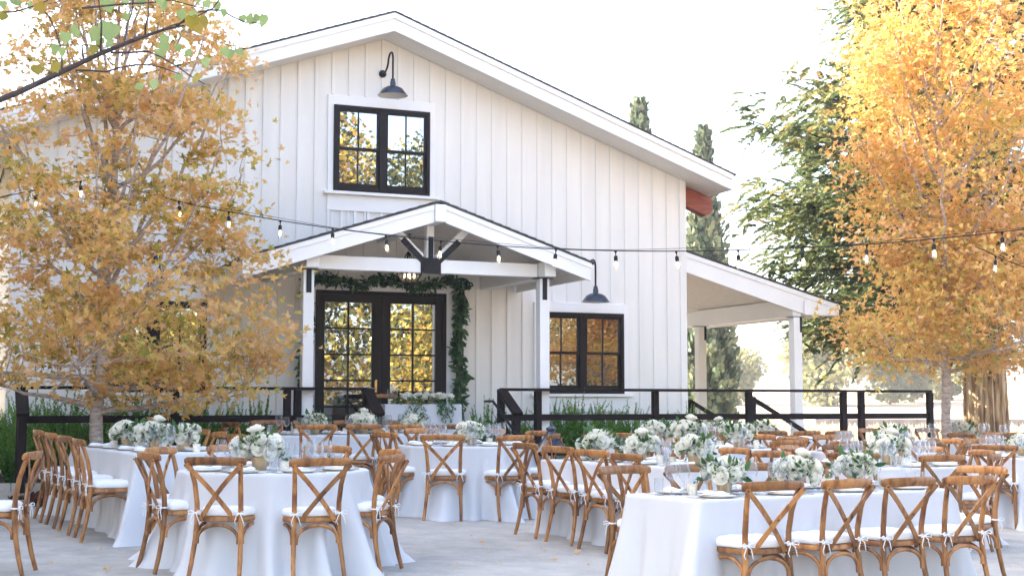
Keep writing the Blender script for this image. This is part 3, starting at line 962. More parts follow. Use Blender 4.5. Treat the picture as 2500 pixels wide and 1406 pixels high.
def ferns():
    spots = []
    for i in range(17): spots.append((-6.9 + i * .30 + rng.uniform(-.08, .08), .55 + .45 * (i % 2) + rng.uniform(-.15, .15), 'in the bed left of the porch', 'left'))
    for i in range(6): spots.append((-6.7 + i * .42, 1.9 + rng.uniform(-.2, .2), 'in the bed left of the porch', 'left'))
    for i in range(13): spots.append((2.15 + i * .245 + rng.uniform(-.08, .08), .5 + .5 * (i % 2) + rng.uniform(-.15, .15), 'in the bed right of the porch', 'right'))
    for i in range(4): spots.append((2.2 + i * .8, 1.9 + rng.uniform(-.2, .2), 'in the bed right of the porch', 'right'))
    spots.append((1.45, .8, 'in the bed right of the porch', 'right'))
    first = {}
    for i, (u, v, wh, sd_) in enumerate(spots):
        o = link('foxtail_fern', FM[i % 3], M_fern)
        o.location = fac(u, v, guv(u, v) + .02)
        o.rotation_euler = (0, 0, rng.uniform(0, 6.28))
        s = rng.uniform(.95, 1.3) if v < 1.5 else rng.uniform(.8, 1.0)
        o.scale = (s, s, s * rng.uniform(1.0, 1.15))
        tag(o, 'green foxtail fern with upright plumes ' + wh, 'fern', 'foxtail ferns in the bed %s of the porch' % sd_)
ferns()

# ------------------------------------------------------------------ trees
def broadleaf(name, label, base, trunk_r, trunk_pts, env, zlo, zhi, n_limb, n_clus, n_leaf, size, material, bark, seed, flat=.45, sig=.26, tpl='maple', group=None, twigs=True, droop=.3, lowz=99, asc=.9):
    """env(z, az) -> crown radius. Trunk, ascending limbs, twigs to leaf clusters, leaves round the twigs."""
    global rng
    r = np.random.default_rng(seed)
    t = thing(name, label, 'tree', tuple(base), 0, group)
    b = np.array(tuple(base))
    tp = np.array([b + np.array(p) for p in trunk_pts])
    tz = tp[:, 2] - b[2]
    def trunk_at(z): return np.array([np.interp(z, tz, tp[:, k]) for k in range(3)])
    mb = MB()
    H = tz[-1]
    fz = np.linspace(0, H, 26)
    mb.tube([trunk_at(z) + np.array([.012 * math.sin(z * 5), .012 * math.cos(z * 4), 0]) for z in fz], [trunk_r * (1.25 if z < .03 else 1) * max(.08, 1 - .9 * (z / H) ** .9) for z in fz], 14)
    mb.build('trunk', bark, t, smooth=60)
    lb = MB()
    samples, srad = [], []
    for z in np.linspace(zlo + .3, H, 14):
        samples.append(trunk_at(z)); srad.append(trunk_r * .5)
    for i in range(n_limb):
        f = (i + r.random() * .6) / n_limb
        z0 = zlo + (H - zlo) * f * .72
        az = i * 2.4 + r.random() * .7
        z1 = z0 + (.25 + asc * (.5 + r.random())) * (1.0 - .2 * f)
        z1 = min(z1, zhi * .97)
        rr = env(z1, az) * (.75 + .25 * r.random())
        if i < 5: z1 = zlo + .2 + .35 * r.random(); rr = env(z1, az) * .9; z0 = zlo - .05 + .1 * i
        d = np.array([math.cos(az), math.sin(az), 0])
        p0 = trunk_at(z0); p2 = trunk_at(min(z1, H)) * np.array([1, 1, 0]) + np.array([0, 0, b[2] + z1]) + d * rr
        p1 = p0 + d * rr * .62 + np.array([0, 0, (z1 - z0) * .30])
        pts = [np.array(p) + r.normal(size=3) * .018 * (k > 0) for k, p in enumerate(bez(p0, p1, p2, 9))]
        r0 = trunk_r * (.42 - .2 * f)
        lb.tube(pts, [r0 * (1 - .8 * k / 9) + .003 for k in range(10)], 7)
        for k, p in enumerate(pts[2:]): samples.append(p); srad.append(r0 * (1 - .8 * (k + 2) / 9))
    samples = np.array(samples)
    P, A, Nn, S, T = [], [], [], [], []
    for i in range(n_clus):
        while True:
            z = zlo + (zhi - zlo) * r.random(); az = r.random() * 6.2832
            e = env(z, az)
            if r.random() < (e / 2.4) * (1 if z < lowz else .72): break
        rr = e * (r.random() ** .55)
        c = trunk_at(min(z, H)); c = np.array([c[0] + rr * math.cos(az), c[1] + rr * math.sin(az), b[2] + z])
        dd = samples - c
        cost = np.linalg.norm(dd, axis=1) + .8 * np.maximum(0, dd[:, 2])
        q = samples[cost.argmin()]
        if twigs:
            mid = (q + c) / 2 + np.array([0, 0, -.06]) + r.normal(size=3) * .04
            lb.tube([tuple(x) for x in bez(q, mid, c, 4)], [.0085, .007, .0055, .004, .0025], 5)
        out = (c - q); L = np.linalg.norm(out) + 1e-6; out /= L
        m = max(2, int(n_leaf / n_clus * (.5 + r.random())))
        tone = r.random()
        low = max(0, 1 - (z - zlo) / (zhi - zlo))
        cen = c + r.normal(size=(m, 3)) * np.array([sig, sig, sig * flat]) - out * (np.abs(r.normal(size=(m, 1))) * L * .22)
        a = r.normal(size=(m, 3)) * .7 + out; a[:, 2] -= droop
        nn = r.normal(size=(m, 3)) * .65; nn[:, 2] += 1
        P.append(cen); A.append(a); Nn.append(nn); S.append(size * (.6 + .7 * r.random(m)))
        T.append(np.clip(.18 + .55 * tone + .22 * r.normal(size=m), 0, 1))
    lb.build('limbs', bark, t, smooth=60)
    me = leaf_mesh('crown', np.concatenate(P), np.concatenate(A), np.concatenate(Nn), np.concatenate(S), tpl, np.concatenate(T))
    me.transform(MW[t.name].inverted())
    link('crown', me, material, t)
    return t
ML = Vector((-4.80, 16.0, 0)); ML.z = gz(ML.x, ML.y)
def env_left(z, az):
    c, s = math.cos(az), math.sin(az)
    prof = np.interp(z, [.95, 1.2, 1.5, 2.0, 2.6, 3.3, 4.2, 5.2, 5.9, 6.6, 7.2], [.9, 1.5, 1.9, 2.1, 1.9, 1.6, 1.6, 1.6, 1.4, .9, .2])
    return prof * (1 + .22 * max(0, c) * (z < 3) + .12 * math.sin(3 * az + z * 2))
broadleaf('maple_tree', 'young maple with tan autumn leaves and pale grey trunk beside the left long table', ML, .088,
          [(0, 0, 0), (.0, .0, 1.2), (.05, .0, 2.4), (.12, .05, 3.6), (.10, .05, 5.0), (.15, .05, 6.4)], env_left, 1.05, 7.0, 32, 310, 18500, .094, M_maple, M_bark, 11, asc=1.9, sig=.17, flat=.38, lowz=2.9)
MR = Vector((5.97, 19.0, 0)); MR.z = gz(MR.x, MR.y)
def env_right(z, az):
    c = math.cos(az)
    prof = np.interp(z, [1.15, 1.5, 2.2, 3.5, 5.0, 6.5, 8.0, 9.2], [.6, 1.1, 1.45, 1.4, 1.3, 1.2, 1.0, .2])
    return prof * (1.0 + .10 * math.sin(3 * az + z * 1.7) + .25 * max(0, c))
broadleaf('maple_tree', 'golden maple in full autumn colour standing in front of the redwood', MR, .075,
          [(0, 0, 0), (.0, .0, 1.5), (.05, 0, 3), (.0, .05, 5.5), (.05, 0, 8.6)], env_right, 1.75, 9.0, 34, 440, 29000, .088, M_gold_maple, M_bark, 23, asc=1.7, sig=.23, flat=.55)

def conifer_mesh(seed, H, zlo, rlow, rtop, n_br, n_sp, spray=.34, leafl=.075, droop=.25, per=15, prof=None, fluff=.05, cull=False):
    r = np.random.default_rng(seed)
    P, A, Nn, S, T = [], [], [], [], []
    br = MB()
    for i in range(n_br):
        f = (i + r.random()) / n_br
        z = zlo + (H - zlo) * f ** 1.15
        L = (rlow + (rtop - rlow) * f) * (.6 + .5 * r.random())
        if prof: L = rlow * np.interp((z - zlo) / (H - zlo), *prof) * (.72 + .4 * r.random())
        az = i * 2.39996 + r.random() * .5
        d = np.array([math.cos(az), math.sin(az), 0])
        if cull and d[0] > .45 and r.random() < .8: continue
        p0 = np.array([0, 0, z]); p2 = p0 + d * L + np.array([0, 0, L * (-.12 + .25 * f + .1 * r.normal())])
        p1 = p0 + d * L * .5 + np.array([0, 0, -droop * L * .5])
        pts = [np.array(p) for p in bez(p0, p1, p2, 6)]
        br.tube(pts, [.05 * (1 - .9 * k / 6) + .004 for k in range(7)], 5)
        tone = r.random()
        for j in range(n_sp):
            s = .22 + .78 * r.random() ** .75
            k = min(5, int(s * 6)); q = pts[k] + (pts[k + 1] - pts[k]) * (s * 6 - k)
            sd_ = np.array([-d[1], d[0], 0]) * r.choice([-1, 1])
            dirv = d * (.4 + .6 * r.random()) + sd_ * (.3 + .7 * r.random()) + np.array([0, 0, r.normal() * .35 - .18])
            dirv /= np.linalg.norm(dirv)
            n_ = np.array([r.normal() * .3, r.normal() * .3, 1]); 
            side = np.cross(dirv, n_); side /= np.linalg.norm(side)
            ln = spray * (.6 + .7 * r.random())
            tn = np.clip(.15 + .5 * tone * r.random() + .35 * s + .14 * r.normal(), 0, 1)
            o = q + r.normal(size=3) * fluff * np.array([1, 1, 1.5])
            for m in range(per):
                u_ = m / per
                sg = 1 if m % 2 else -1
                P.append(o + dirv * ln * u_ + np.array([0, 0, -.25 * ln * u_ * u_])); A.append(dirv * .8 + side * sg * (.95 - .4 * u_)); Nn.append(n_ * .6 + r.normal(size=3) * .8)
                S.append(leafl * (1.2 - .55 * u_) * (.8 + .4 * r.random())); T.append(np.clip(tn + .08 * r.normal(), 0, 1))
    return br, (P, A, Nn, S, T)
def redwood():
    b = Vector((9.25, 27.0, 0)); b.z = gz(b.x, b.y)
    t = thing('redwood_tree', 'tall dark redwood with thick furrowed trunk at right, behind the golden maple', 'tree', tuple(b), 0)
    mb = MB()
    n = 40
    zs = [0, .25, .7, 1.5, 3, 6, 10, 15, 20]
    rs = [.54, .45, .41, .385, .35, .29, .22, .12, .03]
    vs, fs = [], []
    zz = np.linspace(0, 20, 90)
    for i, z in enumerate(zz):
        for k in range(n * 2):
            a = math.pi * k / n
            rr = np.interp(z, zs, rs)
            rr *= 1 + .05 * math.sin(11 * a + .6 * math.sin(z * 1.3)) + .045 * math.sin(23 * a + 1.3 * math.sin(z * .9 + 2)) + .02 * math.sin(37 * a + z)
            vs.append((rr * math.cos(a), rr * math.sin(a), z))
    m = n * 2
    for i in range(len(zz) - 1):
        for k in range(m): fs.append((i * m + k, i * m + (k + 1) % m, (i + 1) * m + (k + 1) % m, (i + 1) * m + k))
    mb.add(vs, fs)
    o = link('trunk', mb.mesh('trunk', None, 70), M_barkr, t)
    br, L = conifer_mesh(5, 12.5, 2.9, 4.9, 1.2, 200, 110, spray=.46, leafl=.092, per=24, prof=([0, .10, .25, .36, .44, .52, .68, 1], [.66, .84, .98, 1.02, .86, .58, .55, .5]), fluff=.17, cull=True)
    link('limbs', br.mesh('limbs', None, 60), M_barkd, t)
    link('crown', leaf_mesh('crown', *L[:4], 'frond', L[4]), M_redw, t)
redwood()

def cypress():
    def mesh(seed, H, Rm, n):
        r = np.random.default_rng(seed)
        P, A, Nn, S, T = [], [], [], [], []
        for i in range(n):
            z = H * r.random() ** 1.15
            e = Rm * np.interp(z / H, [0, .06, .25, .5, .8, 1], [.55, .9, 1, .82, .32, .02])
            az = r.random() * 6.283
            lump = 1 + .2 * math.sin(5 * az + 3 * z) + .15 * math.sin(9 * az - 5 * z)
            rr = e * lump * (r.random() ** .28)
            d = np.array([math.cos(az), math.sin(az), 0])
            c = d * rr + np.array([0, 0, z])
            tn = np.clip(.45 + .3 * math.sin(5 * az + 3 * z) + .2 * r.normal(), 0, 1)
            for k in range(4):
                P.append(c + r.normal(size=3) * .07); A.append(d * .5 + np.array([0, 0, 1.1]) + r.normal(size=3) * .35); Nn.append(d + r.normal(size=3) * .5)
                S.append(.20 * (.6 + .7 * r.random())); T.append(np.clip(tn + .1 * r.normal(), 0, 1))
        return leaf_mesh('crown', P, A, Nn, S, 'scale', T)
    me = mesh(3, 10.2, .84, 4600)
    specs = [((6.35, 45), 1.0, 'tall narrow cypress rising beside the rear lean-to post and red beam end'),
             ((4.35, 46.5), 1.12, 'cypress whose tip alone shows above the right roof slope')]
    for (x, y), s, lab in specs:
        z = gz(x, y)
        t = thing('cypress_tree', lab, 'tree', (x, y, z), rng.uniform(0, 6), 'cypresses behind the barn', s)
        mb = MB(); mb.tube([(0, 0, -.2), (0, 0, 3), (0, 0, 7)], [.16, .12, .03], 10)
        link('trunk', mb.mesh('trunk', None, 60), M_barkd, t)
        link('crown', me, None, t)
    me.materials.append(M_cyp)
cypress()

def crown_mesh(seed, R_, H, n, size, tpl, lumps=9, lo=.3):
    r = np.random.default_rng(seed)
    cs = [(np.array([r.normal() * R_ * .45, r.normal() * R_ * .45, H * (lo + (.9 - lo) * r.random())]), R_ * (.3 + .3 * r.random()), r.random()) for _ in range(lumps)]
    P, A, Nn, S, T = [], [], [], [], []
    for i in range(n):
        c, rad, tone = cs[r.integers(lumps)]
        d = r.normal(size=3); d /= np.linalg.norm(d)
        P.append(c + d * rad * (r.random() ** .35)); a = d + r.normal(size=3) * .8; a[2] -= .3
        A.append(a); Nn.append(r.normal(size=3) + d); S.append(size * (.6 + .8 * r.random())); T.append(np.clip(.2 + .6 * tone + .2 * r.normal(), 0, 1))
    return leaf_mesh('crown', P, A, Nn, S, tpl, T)
def far_trees():
    me = [crown_mesh(41 + i, 3.6, 6.2, 5200, .42, 'ragged', 12) for i in range(3)]
    for m in me: m.materials.append(M_far)
    spots = [(12.5, 118, .8, 'pale oak in the far tree line just right of the cypress'), (18, 112, .62, 'small round oak in the far tree line left of the front lean-to post'),
             (25.5, 110, 1.0, 'tallest pale oak of the far tree line, behind the front lean-to post'), (32, 116, .9, 'pale oak of the far tree line right of the front lean-to post'),
             (38.5, 122, .85, 'pale oak of the far tree line showing below the redwood branches'), (46, 108, .7, 'far oak seen left of the redwood trunk'),
             (52, 120, .8, 'far oak behind the redwood trunk'), (44, 62, .75, 'sunlit oak at the right edge beyond the redwood trunk'), (21.5, 135, .8, 'hazy oak farthest back in the tree line')]
    for i, (x, y, s, lab) in enumerate(spots):
        t = thing('oak_tree', lab, 'tree', (x, y, gz(x, y) - .2), i * 1.3, 'oaks along the far field', s)
        mb = MB(); mb.tube([(0, 0, -.3), (.1, 0, 1.5), (.0, .1, 3.5)], [.35, .28, .15], 9)
        link('trunk', mb.mesh('trunk', None, 60), M_barkd, t)
        link('crown', me[i % 3], None, t)
far_trees()

def back_trees():
    """trees standing behind the photographer: the barn windows mirror them"""
    me = [crown_mesh(61 + i, 4.0, 15.5, 31000, .16, 'ragged', 32, .06) for i in range(2)]
    for m in me: m.materials.append(M_refl)
    spots = [(1.5, 33, .8, 'golden tree mirrored in the lower left window'), (7.5, 36, 1.1, 'tall golden tree mirrored in the door panes'), (13.5, 33, .95, 'golden tree mirrored in the right door leaf'),
             (17.0, 37, 1.0, 'golden tree mirrored in the lower right window'), (25.5, 39, 1.1, 'golden tree mirrored at the edge of the lower right window')]
    for i, (u, v, s, lab) in enumerate(spots):
        p = fac(u, v, 0)
        t = thing('cedar_tree', lab, 'tree', (p.x, p.y, gz(p.x, p.y)), i * 1.9, 'golden trees mirrored in the windows', s)
        mb = MB(); mb.tube([(0, 0, -.3), (.1, 0, 4), (.0, .1, 11)], [.4, .3, .08], 10)
        link('trunk', mb.mesh('trunk', None, 60), M_barkr, t)
        link('crown', me[i % 2], None, t)
back_trees()

def redbud():
    """a neighbouring tree left of the frame whose long branch reaches across the upper left"""
    b = Vector((-3.1, 4.6, 0)); b.z = gz(b.x, b.y)
    t = thing('redbud_tree', 'redbud with green heart-shaped leaves whose dark branch crosses the upper left corner', 'tree', tuple(b), 0)
    D = 4.6
    mb = MB(); mb.tube([b, b + Vector((.03, 0, 1.0)), b + Vector((.1, 0, 1.9)), b + Vector((.0, 0, 3.2)), b + Vector((-.2, 0, 4.2))], [.075, .065, .055, .04, .02], 12)
    mb.build('trunk', M_barkd, t, smooth=60)
    mb = MB()
    main = [b + Vector((.08, 0, 1.75))] + [ray_at(px, py, D + dz) for px, py, dz in ((-300, 330, 0), (0, 243, 0), (60, 218, .02), (140, 180, .03), (240, 133, .05), (320, 100, .05), (400, 72, .1), (450, 62, .12))]
    mb.tube(main, [.03, .017, .011, .0105, .01, .0085, .0075, .005, .003], 8)
    tw = [[(300, 108), (310, 60), (325, 0), (335, -60)], [(355, 88), (362, 40), (370, -60)], [(150, 178), (147, 110), (120, 40), (95, 20)], [(245, 130), (248, 60), (230, -40)],
          [(185, 172), (260, 175), (330, 158), (400, 166), (440, 180)], [(330, 100), (400, 70), (445, 55), (520, 20), (560, -20)], [(270, 128), (360, 125), (430, 160), (500, 205)],
          [(430, 65), (480, 30), (540, 25), (600, 55), (640, 60)], [(0, 30), (60, 22), (130, -5)], [(200, 20), (300, 10), (420, 0), (520, 25)], [(205, 150), (200, 110), (240, 112), (275, 160)]]
    TP = []
    for q in tw:
        pts = [ray_at(px, py, D + .05 + .1 * math.sin(i + px)) for i, (px, py) in enumerate(q)]
        TP.append(pts)
        f = []
        for a, c in zip(pts[:-1], pts[1:]): f += [a, (a + c) / 2 + Vector((random.uniform(-.006, .006), 0, random.uniform(-.006, .006)))]
        f.append(pts[-1])
        mb.tube(f, list(np.linspace(.0042, .0016, len(f))), 5)
    for k in range(5):
        mb.tube([b + Vector((0, 0, 2.6 + .3 * k)), b + Vector((-.5, .4 - .2 * k, 3 + .3 * k)), b + Vector((-1.1, .9 - .5 * k, 3.4 + .3 * k))], [.02, .012, .004], 6)
    mb.build('limbs', M_barkd, t, smooth=60)
    LV = [(262, 70, 62, .5), (255, 10, 60, .3), (240, 85, 52, .6), (275, 75, 60, .55), (225, 80, 40, .4), (175, 75, 42, .5), (160, 90, 42, .6), (195, 85, 36, .4), (270, 105, 36, .5), (250, 100, 36, .4),
          (92, 18, 40, 1), (110, 30, 36, .98), (70, 15, 34, .4), (345, 5, 40, .3), (390, 0, 40, .5), (395, 12, 36, .5), (440, 35, 36, .5), (470, 35, 34, .3), (468, 52, 50, .93), (498, 52, 46, .97), (480, 70, 36, 1),
          (88, 170, 44, .95), (130, 165, 40, .93), (150, 125, 36, .5), (140, 120, 34, .4), (400, 115, 42, .5), (390, 130, 40, .6), (405, 95, 34, .4), (435, 115, 30, .4), (455, 130, 30, .5), (500, 150, 34, .6),
          (545, 125, 34, .5), (560, 130, 40, .4), (580, 128, 34, .5), (485, 190, 44, .96), (375, 205, 36, .7), (335, 212, 30, .5), (590, 45, 30, .4), (605, 48, 40, .3), (620, 52, 36, .5), (645, 48, 46, .4), (632, 45, 30, .3),
          (530, 15, 40, .4), (500, 10, 34, .5), (545, 30, 30, .3), (490, 0, 30, .4), (5, 10, 30, .4), (10, 40, 36, .9), (30, 5, 40, .3), (300, 0, 34, .5), (430, 190, 30, .5), (230, 120, 34, .9), (310, 40, 30, .4)]
    P, A, Nn, S, T = [], [], [], [], []
    for (px, py, sz, tn) in LV:
        p = ray_at(px, py - sz * .3, D + rng.uniform(-.1, .2))
        P.append(tuple(p)); A.append((rng.normal() * .45, rng.normal() * .3, -1)); Nn.append((rng.normal() * .6, -1, rng.normal() * .3)); S.append(sz * D / 3360 * .74); T.append(tn)
    for k in range(260):
        P.append((b.x - .2 - 1.1 * rng.random(), b.y + 1.4 * rng.normal() * .5, b.z + 3 + 1.6 * rng.random())); A.append((rng.normal(), rng.normal(), -1)); Nn.append(rv(1)[0]); S.append(.07); T.append(rng.random())
    me = leaf_mesh('crown', P, A, Nn, S, 'heart', T)
    me.transform(MW[t.name].inverted())
    link('crown', me, M_redbud, t)
redbud()

# bed of red succulents round the maple
def succulents():
    P, A, Nn, S, T = [], [], [], [], []
    for i in range(120):
        a, rr = rng.uniform(0, 6.283), .30 + .62 * rng.random() ** .6
        c = np.array([ML.x + rr * math.cos(a), ML.y + rr * math.sin(a), gz(ML.x, ML.y) + .03])
        tn = rng.random(); sz = rng.uniform(.05, .10)
        for k in range(14):
            b = k * 2.4; el = .2 + .9 * k / 14
            P.append(c); A.append((math.cos(b) * math.cos(el), math.sin(b) * math.cos(el), math.sin(el))); Nn.append((0, 0, 1)); S.append(sz); T.append(np.clip(tn + .15 * rng.normal(), 0, 1))
    o = link('succulents', leaf_mesh('succulents', P, A, Nn, S, 'oval', T), M_succ)
    tag(o, 'low red and green succulents planted round the foot of the left maple', 'succulents', kind='stuff')
    mb = MB(); k = 40
    mb.lathe([(.001, .012), (.5, .014), (1.0, .012), (1.02, .004)], k, (ML.x, ML.y, gz(ML.x, ML.y)))
    tag(mb.build('planting_bed', M_soil, smooth=60), None, None, kind='structure')
succulents()

def field_bits():
    g0 = gz(20, 72)
    mb = MB()
    for i in range(12):
        x = 15.6 + i * 2.6
        mb.box(x, x + 2.59, 71, 71.4, gz(x, 71) - .3, gz(15, 71) + .55)
    tag(mb.build('field_wall', M_wallgrey, bevel=.02), 'low grey concrete wall across the dry field behind the redwood', 'wall')
    P, A, Nn, S, T = [], [], [], [], []
    for i in range(2600):
        x, y = rng.uniform(9, 45), rng.uniform(34, 69)
        for k in range(3):
            P.append((x + rng.normal() * .12, y + rng.normal() * .12, gz(x, y) - .02)); A.append((rng.normal() * .25, rng.normal() * .25, 1)); Nn.append(rv(1)[0]); S.append(rng.uniform(.25, .6)); T.append(rng.random())
    o = link('dry_grass', leaf_mesh('dry_grass', P, A, Nn, S, 'needle', T), leafmat('dry grass blades', [(0, (.45, .36, .20)), (1, (.66, .56, .36))], .4))
    tag(o, 'tufts of dry golden grass in the field beyond the railing', 'grass', kind='stuff')
field_bits()

def floor_lantern():
    p = Vector((.44, 15.5, gz(.44, 15.5)))
    t = thing('floor_lantern', 'large dark metal floor lantern with pointed roof beside the right porch post', 'lantern', tuple(p), .5)
    def lm(name, mb, m, par, **k):
        o = link(name, mb.mesh(name, None, k.get('smooth')), m, par); return o
    mb = MB()
    mb.box(-.14, .14, -.14, .14, 0, .05); mb.box(-.15, .15, -.15, .15, .66, .69)
    for x in (-.125, .125):
        for y in (-.125, .125): mb.box(x - .014, x + .014, y - .014, y + .014, .051, .659)
    lm('frame', mb, M_frame, t)
    mb = MB(); mb.lathe([(.21, .691), (.215, .70), (.15, .77), (.10, .84), (.06, .90), (.045, .93), (.06, .94), (.06, .96), (.02, .985), (.012, 1.03), (.001, 1.035)], 4 * 6)
    lm('roof', mb, M_lamp, t, smooth=35)
    mb = MB(); mb.box(-.118, .118, -.118, .118, .051, .658); lm('glass', mb, M_crystal, t)
    mb = MB(); mb.lathe([(.001, .052), (.05, .052), (.05, .3), (.001, .31)], 16); lm('candle', mb, M_cush, t, smooth=40)
floor_lantern()

# ------------------------------------------------------------------ cross-back chair (faces +y, origin on the ground under the seat)
def lobj(name, mb, m, par, smooth=45, bevel=0):
    o = link(name, mb.mesh(name, None, smooth), m, par)
    if bevel:
        b = o.modifiers.new('bevel', 'BEVEL'); b.width, b.segments, b.limit_method = bevel, 2, 'ANGLE'
    return o
def make_chair():
    t = thing('chair', 'x', 'chair', (0, 0, -50))
    zs = .44
    for s in (-1, 1):
        mb = MB()
        path = [(s * .200, -.275, 0), (s * .192, -.243, .12), (s * .180, -.212, .28), (s * .174, -.198, .44), (s * .174, -.203, .56), (s * .182, -.228, .70), (s * .196, -.262, .80), (s * .206, -.286, .853)]
        mb.tube(path, [.0165, .018, .0195, .020, .0195, .0185, .0175, .017], 10, up=(0, 1, 0))
        lobj('rear_leg', mb, M_chair, t)
    for s in (-1, 1):
        mb = MB()
        mb.tube([(s * .205, .205, 0), (s * .196, .188, .15), (s * .186, .172, .30), (s * .180, .165, .425)], [.0135, .0155, .017, .018], 10, up=(0, 1, 0))
        lobj('front_leg', mb, M_chair, t)
    # bowed top rail: a flat curved board with rounded ends
    mb = MB()
    n = 18
    sec = []
    for i in range(n + 1):
        q = -1 + 2 * i / n
        x = .242 * q
        y = -.318 + .052 * q * q
        hh = .0345 * (1 - max(0, abs(q) - .86) ** 2 * 18)
        zc = .868 - .006 * q * q
        nx, ny = .43 * q, -1.0          # outward (backward) direction, tilted with the rake
        L = math.hypot(nx, ny); nx, ny = nx / L, ny / L
        ring = []
        for k in range(10):
            a = 2 * math.pi * k / 10
            d, e = .0135 * math.cos(a), hh * math.sin(a) * (1.0)
            e = max(-hh * .92, min(hh * .92, e * 1.15))
            ring.append((x + nx * (d + e * .22), y + ny * (d + e * .22), zc + e))
        sec += ring
    fs = [(i * 10 + k, i * 10 + (k + 1) % 10, (i + 1) * 10 + (k + 1) % 10, (i + 1) * 10 + k) for i in range(n) for k in range(10)]
    fs += [tuple(range(10))[::-1], tuple(n * 10 + k for k in range(10))]
    mb.add(sec, fs)
    lobj('top_rail', mb, M_chair, t, 60)
    for s in (-1, 1):
        mb = MB()
        p = bez((s * .224, -.306, .842), (s * .02, -.278 - .006 * s, .66), (-s * .137, -.216, .432), 10)
        vs, fs = [], []
        for i, c in enumerate(p):
            tt = ((p[min(i + 1, 10)] - p[max(i - 1, 0)])).normalized()
            nn = Vector((0, -1, 0)); nn = (nn - tt * nn.dot(tt)).normalized()
            sd_ = tt.cross(nn) * .017
            off = nn * (.004 * s)
            for (a, b) in ((-1, -1), (1, -1), (1, 1), (-1, 1)): vs.append(c + off + sd_ * a + nn * .0045 * b)
        for i in range(10):
            for k in range(4): fs.append((i * 4 + k, i * 4 + (k + 1) % 4, (i + 1) * 4 + (k + 1) % 4, (i + 1) * 4 + k))
        fs += [(3, 2, 1, 0), (40, 41, 42, 43)]
        mb.add(vs, fs)
        br = lobj('cross_brace', mb, M_chair, t, 40)
        mb = MB()
        for c in (p[0], p[10] + Vector((s * .004, 0, .004))) + ((p[5],) if s > 0 else ()):
            mb.ball(tuple(c + Vector((0, -.0085, -.004))), .0058, 8, 5)
        lobj('screws', mb, M_frame, br)
    # seat: rounded trapezoid
    def outline(w, k, n=36):
        r = []
        for i in range(n):
            a = 2 * math.pi * i / n
            c, s_ = math.cos(a), math.sin(a)
            x = abs(c) ** .55 * (1 if c > 0 else -1); y = abs(s_) ** .55 * (1 if s_ > 0 else -1)
            r.append((x * w * (.205 + .012 * y), y * k * .195 - .012))
        return r
    mb = MB()
    lay = [(.95, zs - .018), (1.0, zs - .012), (1.0, zs + .012), (.96, zs + .02)]
    vs, fs = [], []
    for sc_, z in lay: vs += [(x, y, z) for x, y in outline(sc_, sc_)]
    n = 36
    for i in range(3):
        for k in range(n): fs.append((i * n + k, i * n + (k + 1) % n, (i + 1) * n + (k + 1) % n, (i + 1) * n + k))
    fs += [tuple(range(n))[::-1], tuple(3 * n + k for k in range(n))]
    mb.add(vs, fs); lobj('seat', mb, M_chair, t, 50)
    # bentwood arches below the seat
    ends = [((-.182, -.214), (.182, -.214)), ((-.190, .172), (.190, .172)), ((-.184, -.212), (-.188, .170)), ((.184, -.212), (.188, .170))]
    for (a, b) in ends:
        mb = MB()
        pts = []
        ax, ay = (b[0] - a[0]), (b[1] - a[1])
        for i in range(15):
            th = math.pi * i / 14
            f = .5 - .5 * math.cos(th) * .90
            pts.append((a[0] + ax * f, a[1] + ay * f, .265 + .135 * math.sin(th) ** .75))
        mb.tube(pts, [.0135 + .003 * (k in (0, 14)) for k in range(15)], 8, up=(0, 0, 1)); lobj('arch_brace', mb, M_chair, t, 60)
    # cushion and bows
    mb = MB()
    vs, fs = [], []
    lay = [(.95, .462), (1.0, .468), (1.02, .488), (1.0, .509), (.91, .521), (.6, .528), (.25, .530)]
    for sc_, z in lay: vs += [(x, y + .006, z + .002 * math.sin(11 * i)) for i, (x, y) in enumerate(outline(sc_ * .985, sc_ * .985))]
    m = len(lay)
    for i in range(m - 1):
        for k in range(n): fs.append((i * n + k, i * n + (k + 1) % n, (i + 1) * n + (k + 1) % n, (i + 1) * n + k))
    fs += [tuple(range(n))[::-1], tuple((m - 1) * n + k for k in range(n))]
    mb.add(vs, fs); cu = lobj('cushion', mb, M_cush, t, 70)
    for s in (-1, 1):
        mb = MB()
        c = Vector((s * .176, -.224, .487))
        ring = [(s * .176 + .024 * math.cos(a), -.200 + .026 * math.sin(a), .487) for a in np.linspace(0, 6.283, 13)]
        mb.tube(ring, .006, 6)
        for q in (-1, 1):
            mb.tube([c, c + Vector((q * .03, -.014, .016)), c + Vector((q * .050, -.02, .010)), c + Vector((q * .044, -.022, -.010)), c + Vector((q * .02, -.014, -.004)), c], .0036, 5)
            mb.tube([c, c + Vector((q * .02, -.016, -.02)), c + Vector((q * .034, -.014, -.06)), c + Vector((q * .03 + .01, -.012, -.085))], [.0036, .0036, .0032, .0025], 5)
        lobj('tie', mb, M_cush, cu, 60)
    return t
CHAIR = make_chair()
used = []
def chair(x, y, face, label, group):
    """face: world direction the sitter looks along"""
    rz = math.atan2(-face[0], face[1]) + random.uniform(-.09, .09)
    loc = (x, y, gz(x, y) + .004)
    if not used:
        used.append(1); CHAIR.location, CHAIR.rotation_euler = loc, (0, 0, rz); tag(CHAIR, label, 'chair', group); return CHAIR
    return dup(CHAIR, loc, rz, label, group)
def chair_back(p, face, label, group):
    """p = uv of the top of the back; the seat sits .30 m in front of it"""
    f = (U * face[0] + N * face[1]).normalized()
    q = fac(p[0], p[1], 0) + f * .30
    return chair(q.x, q.y, f, label, group)

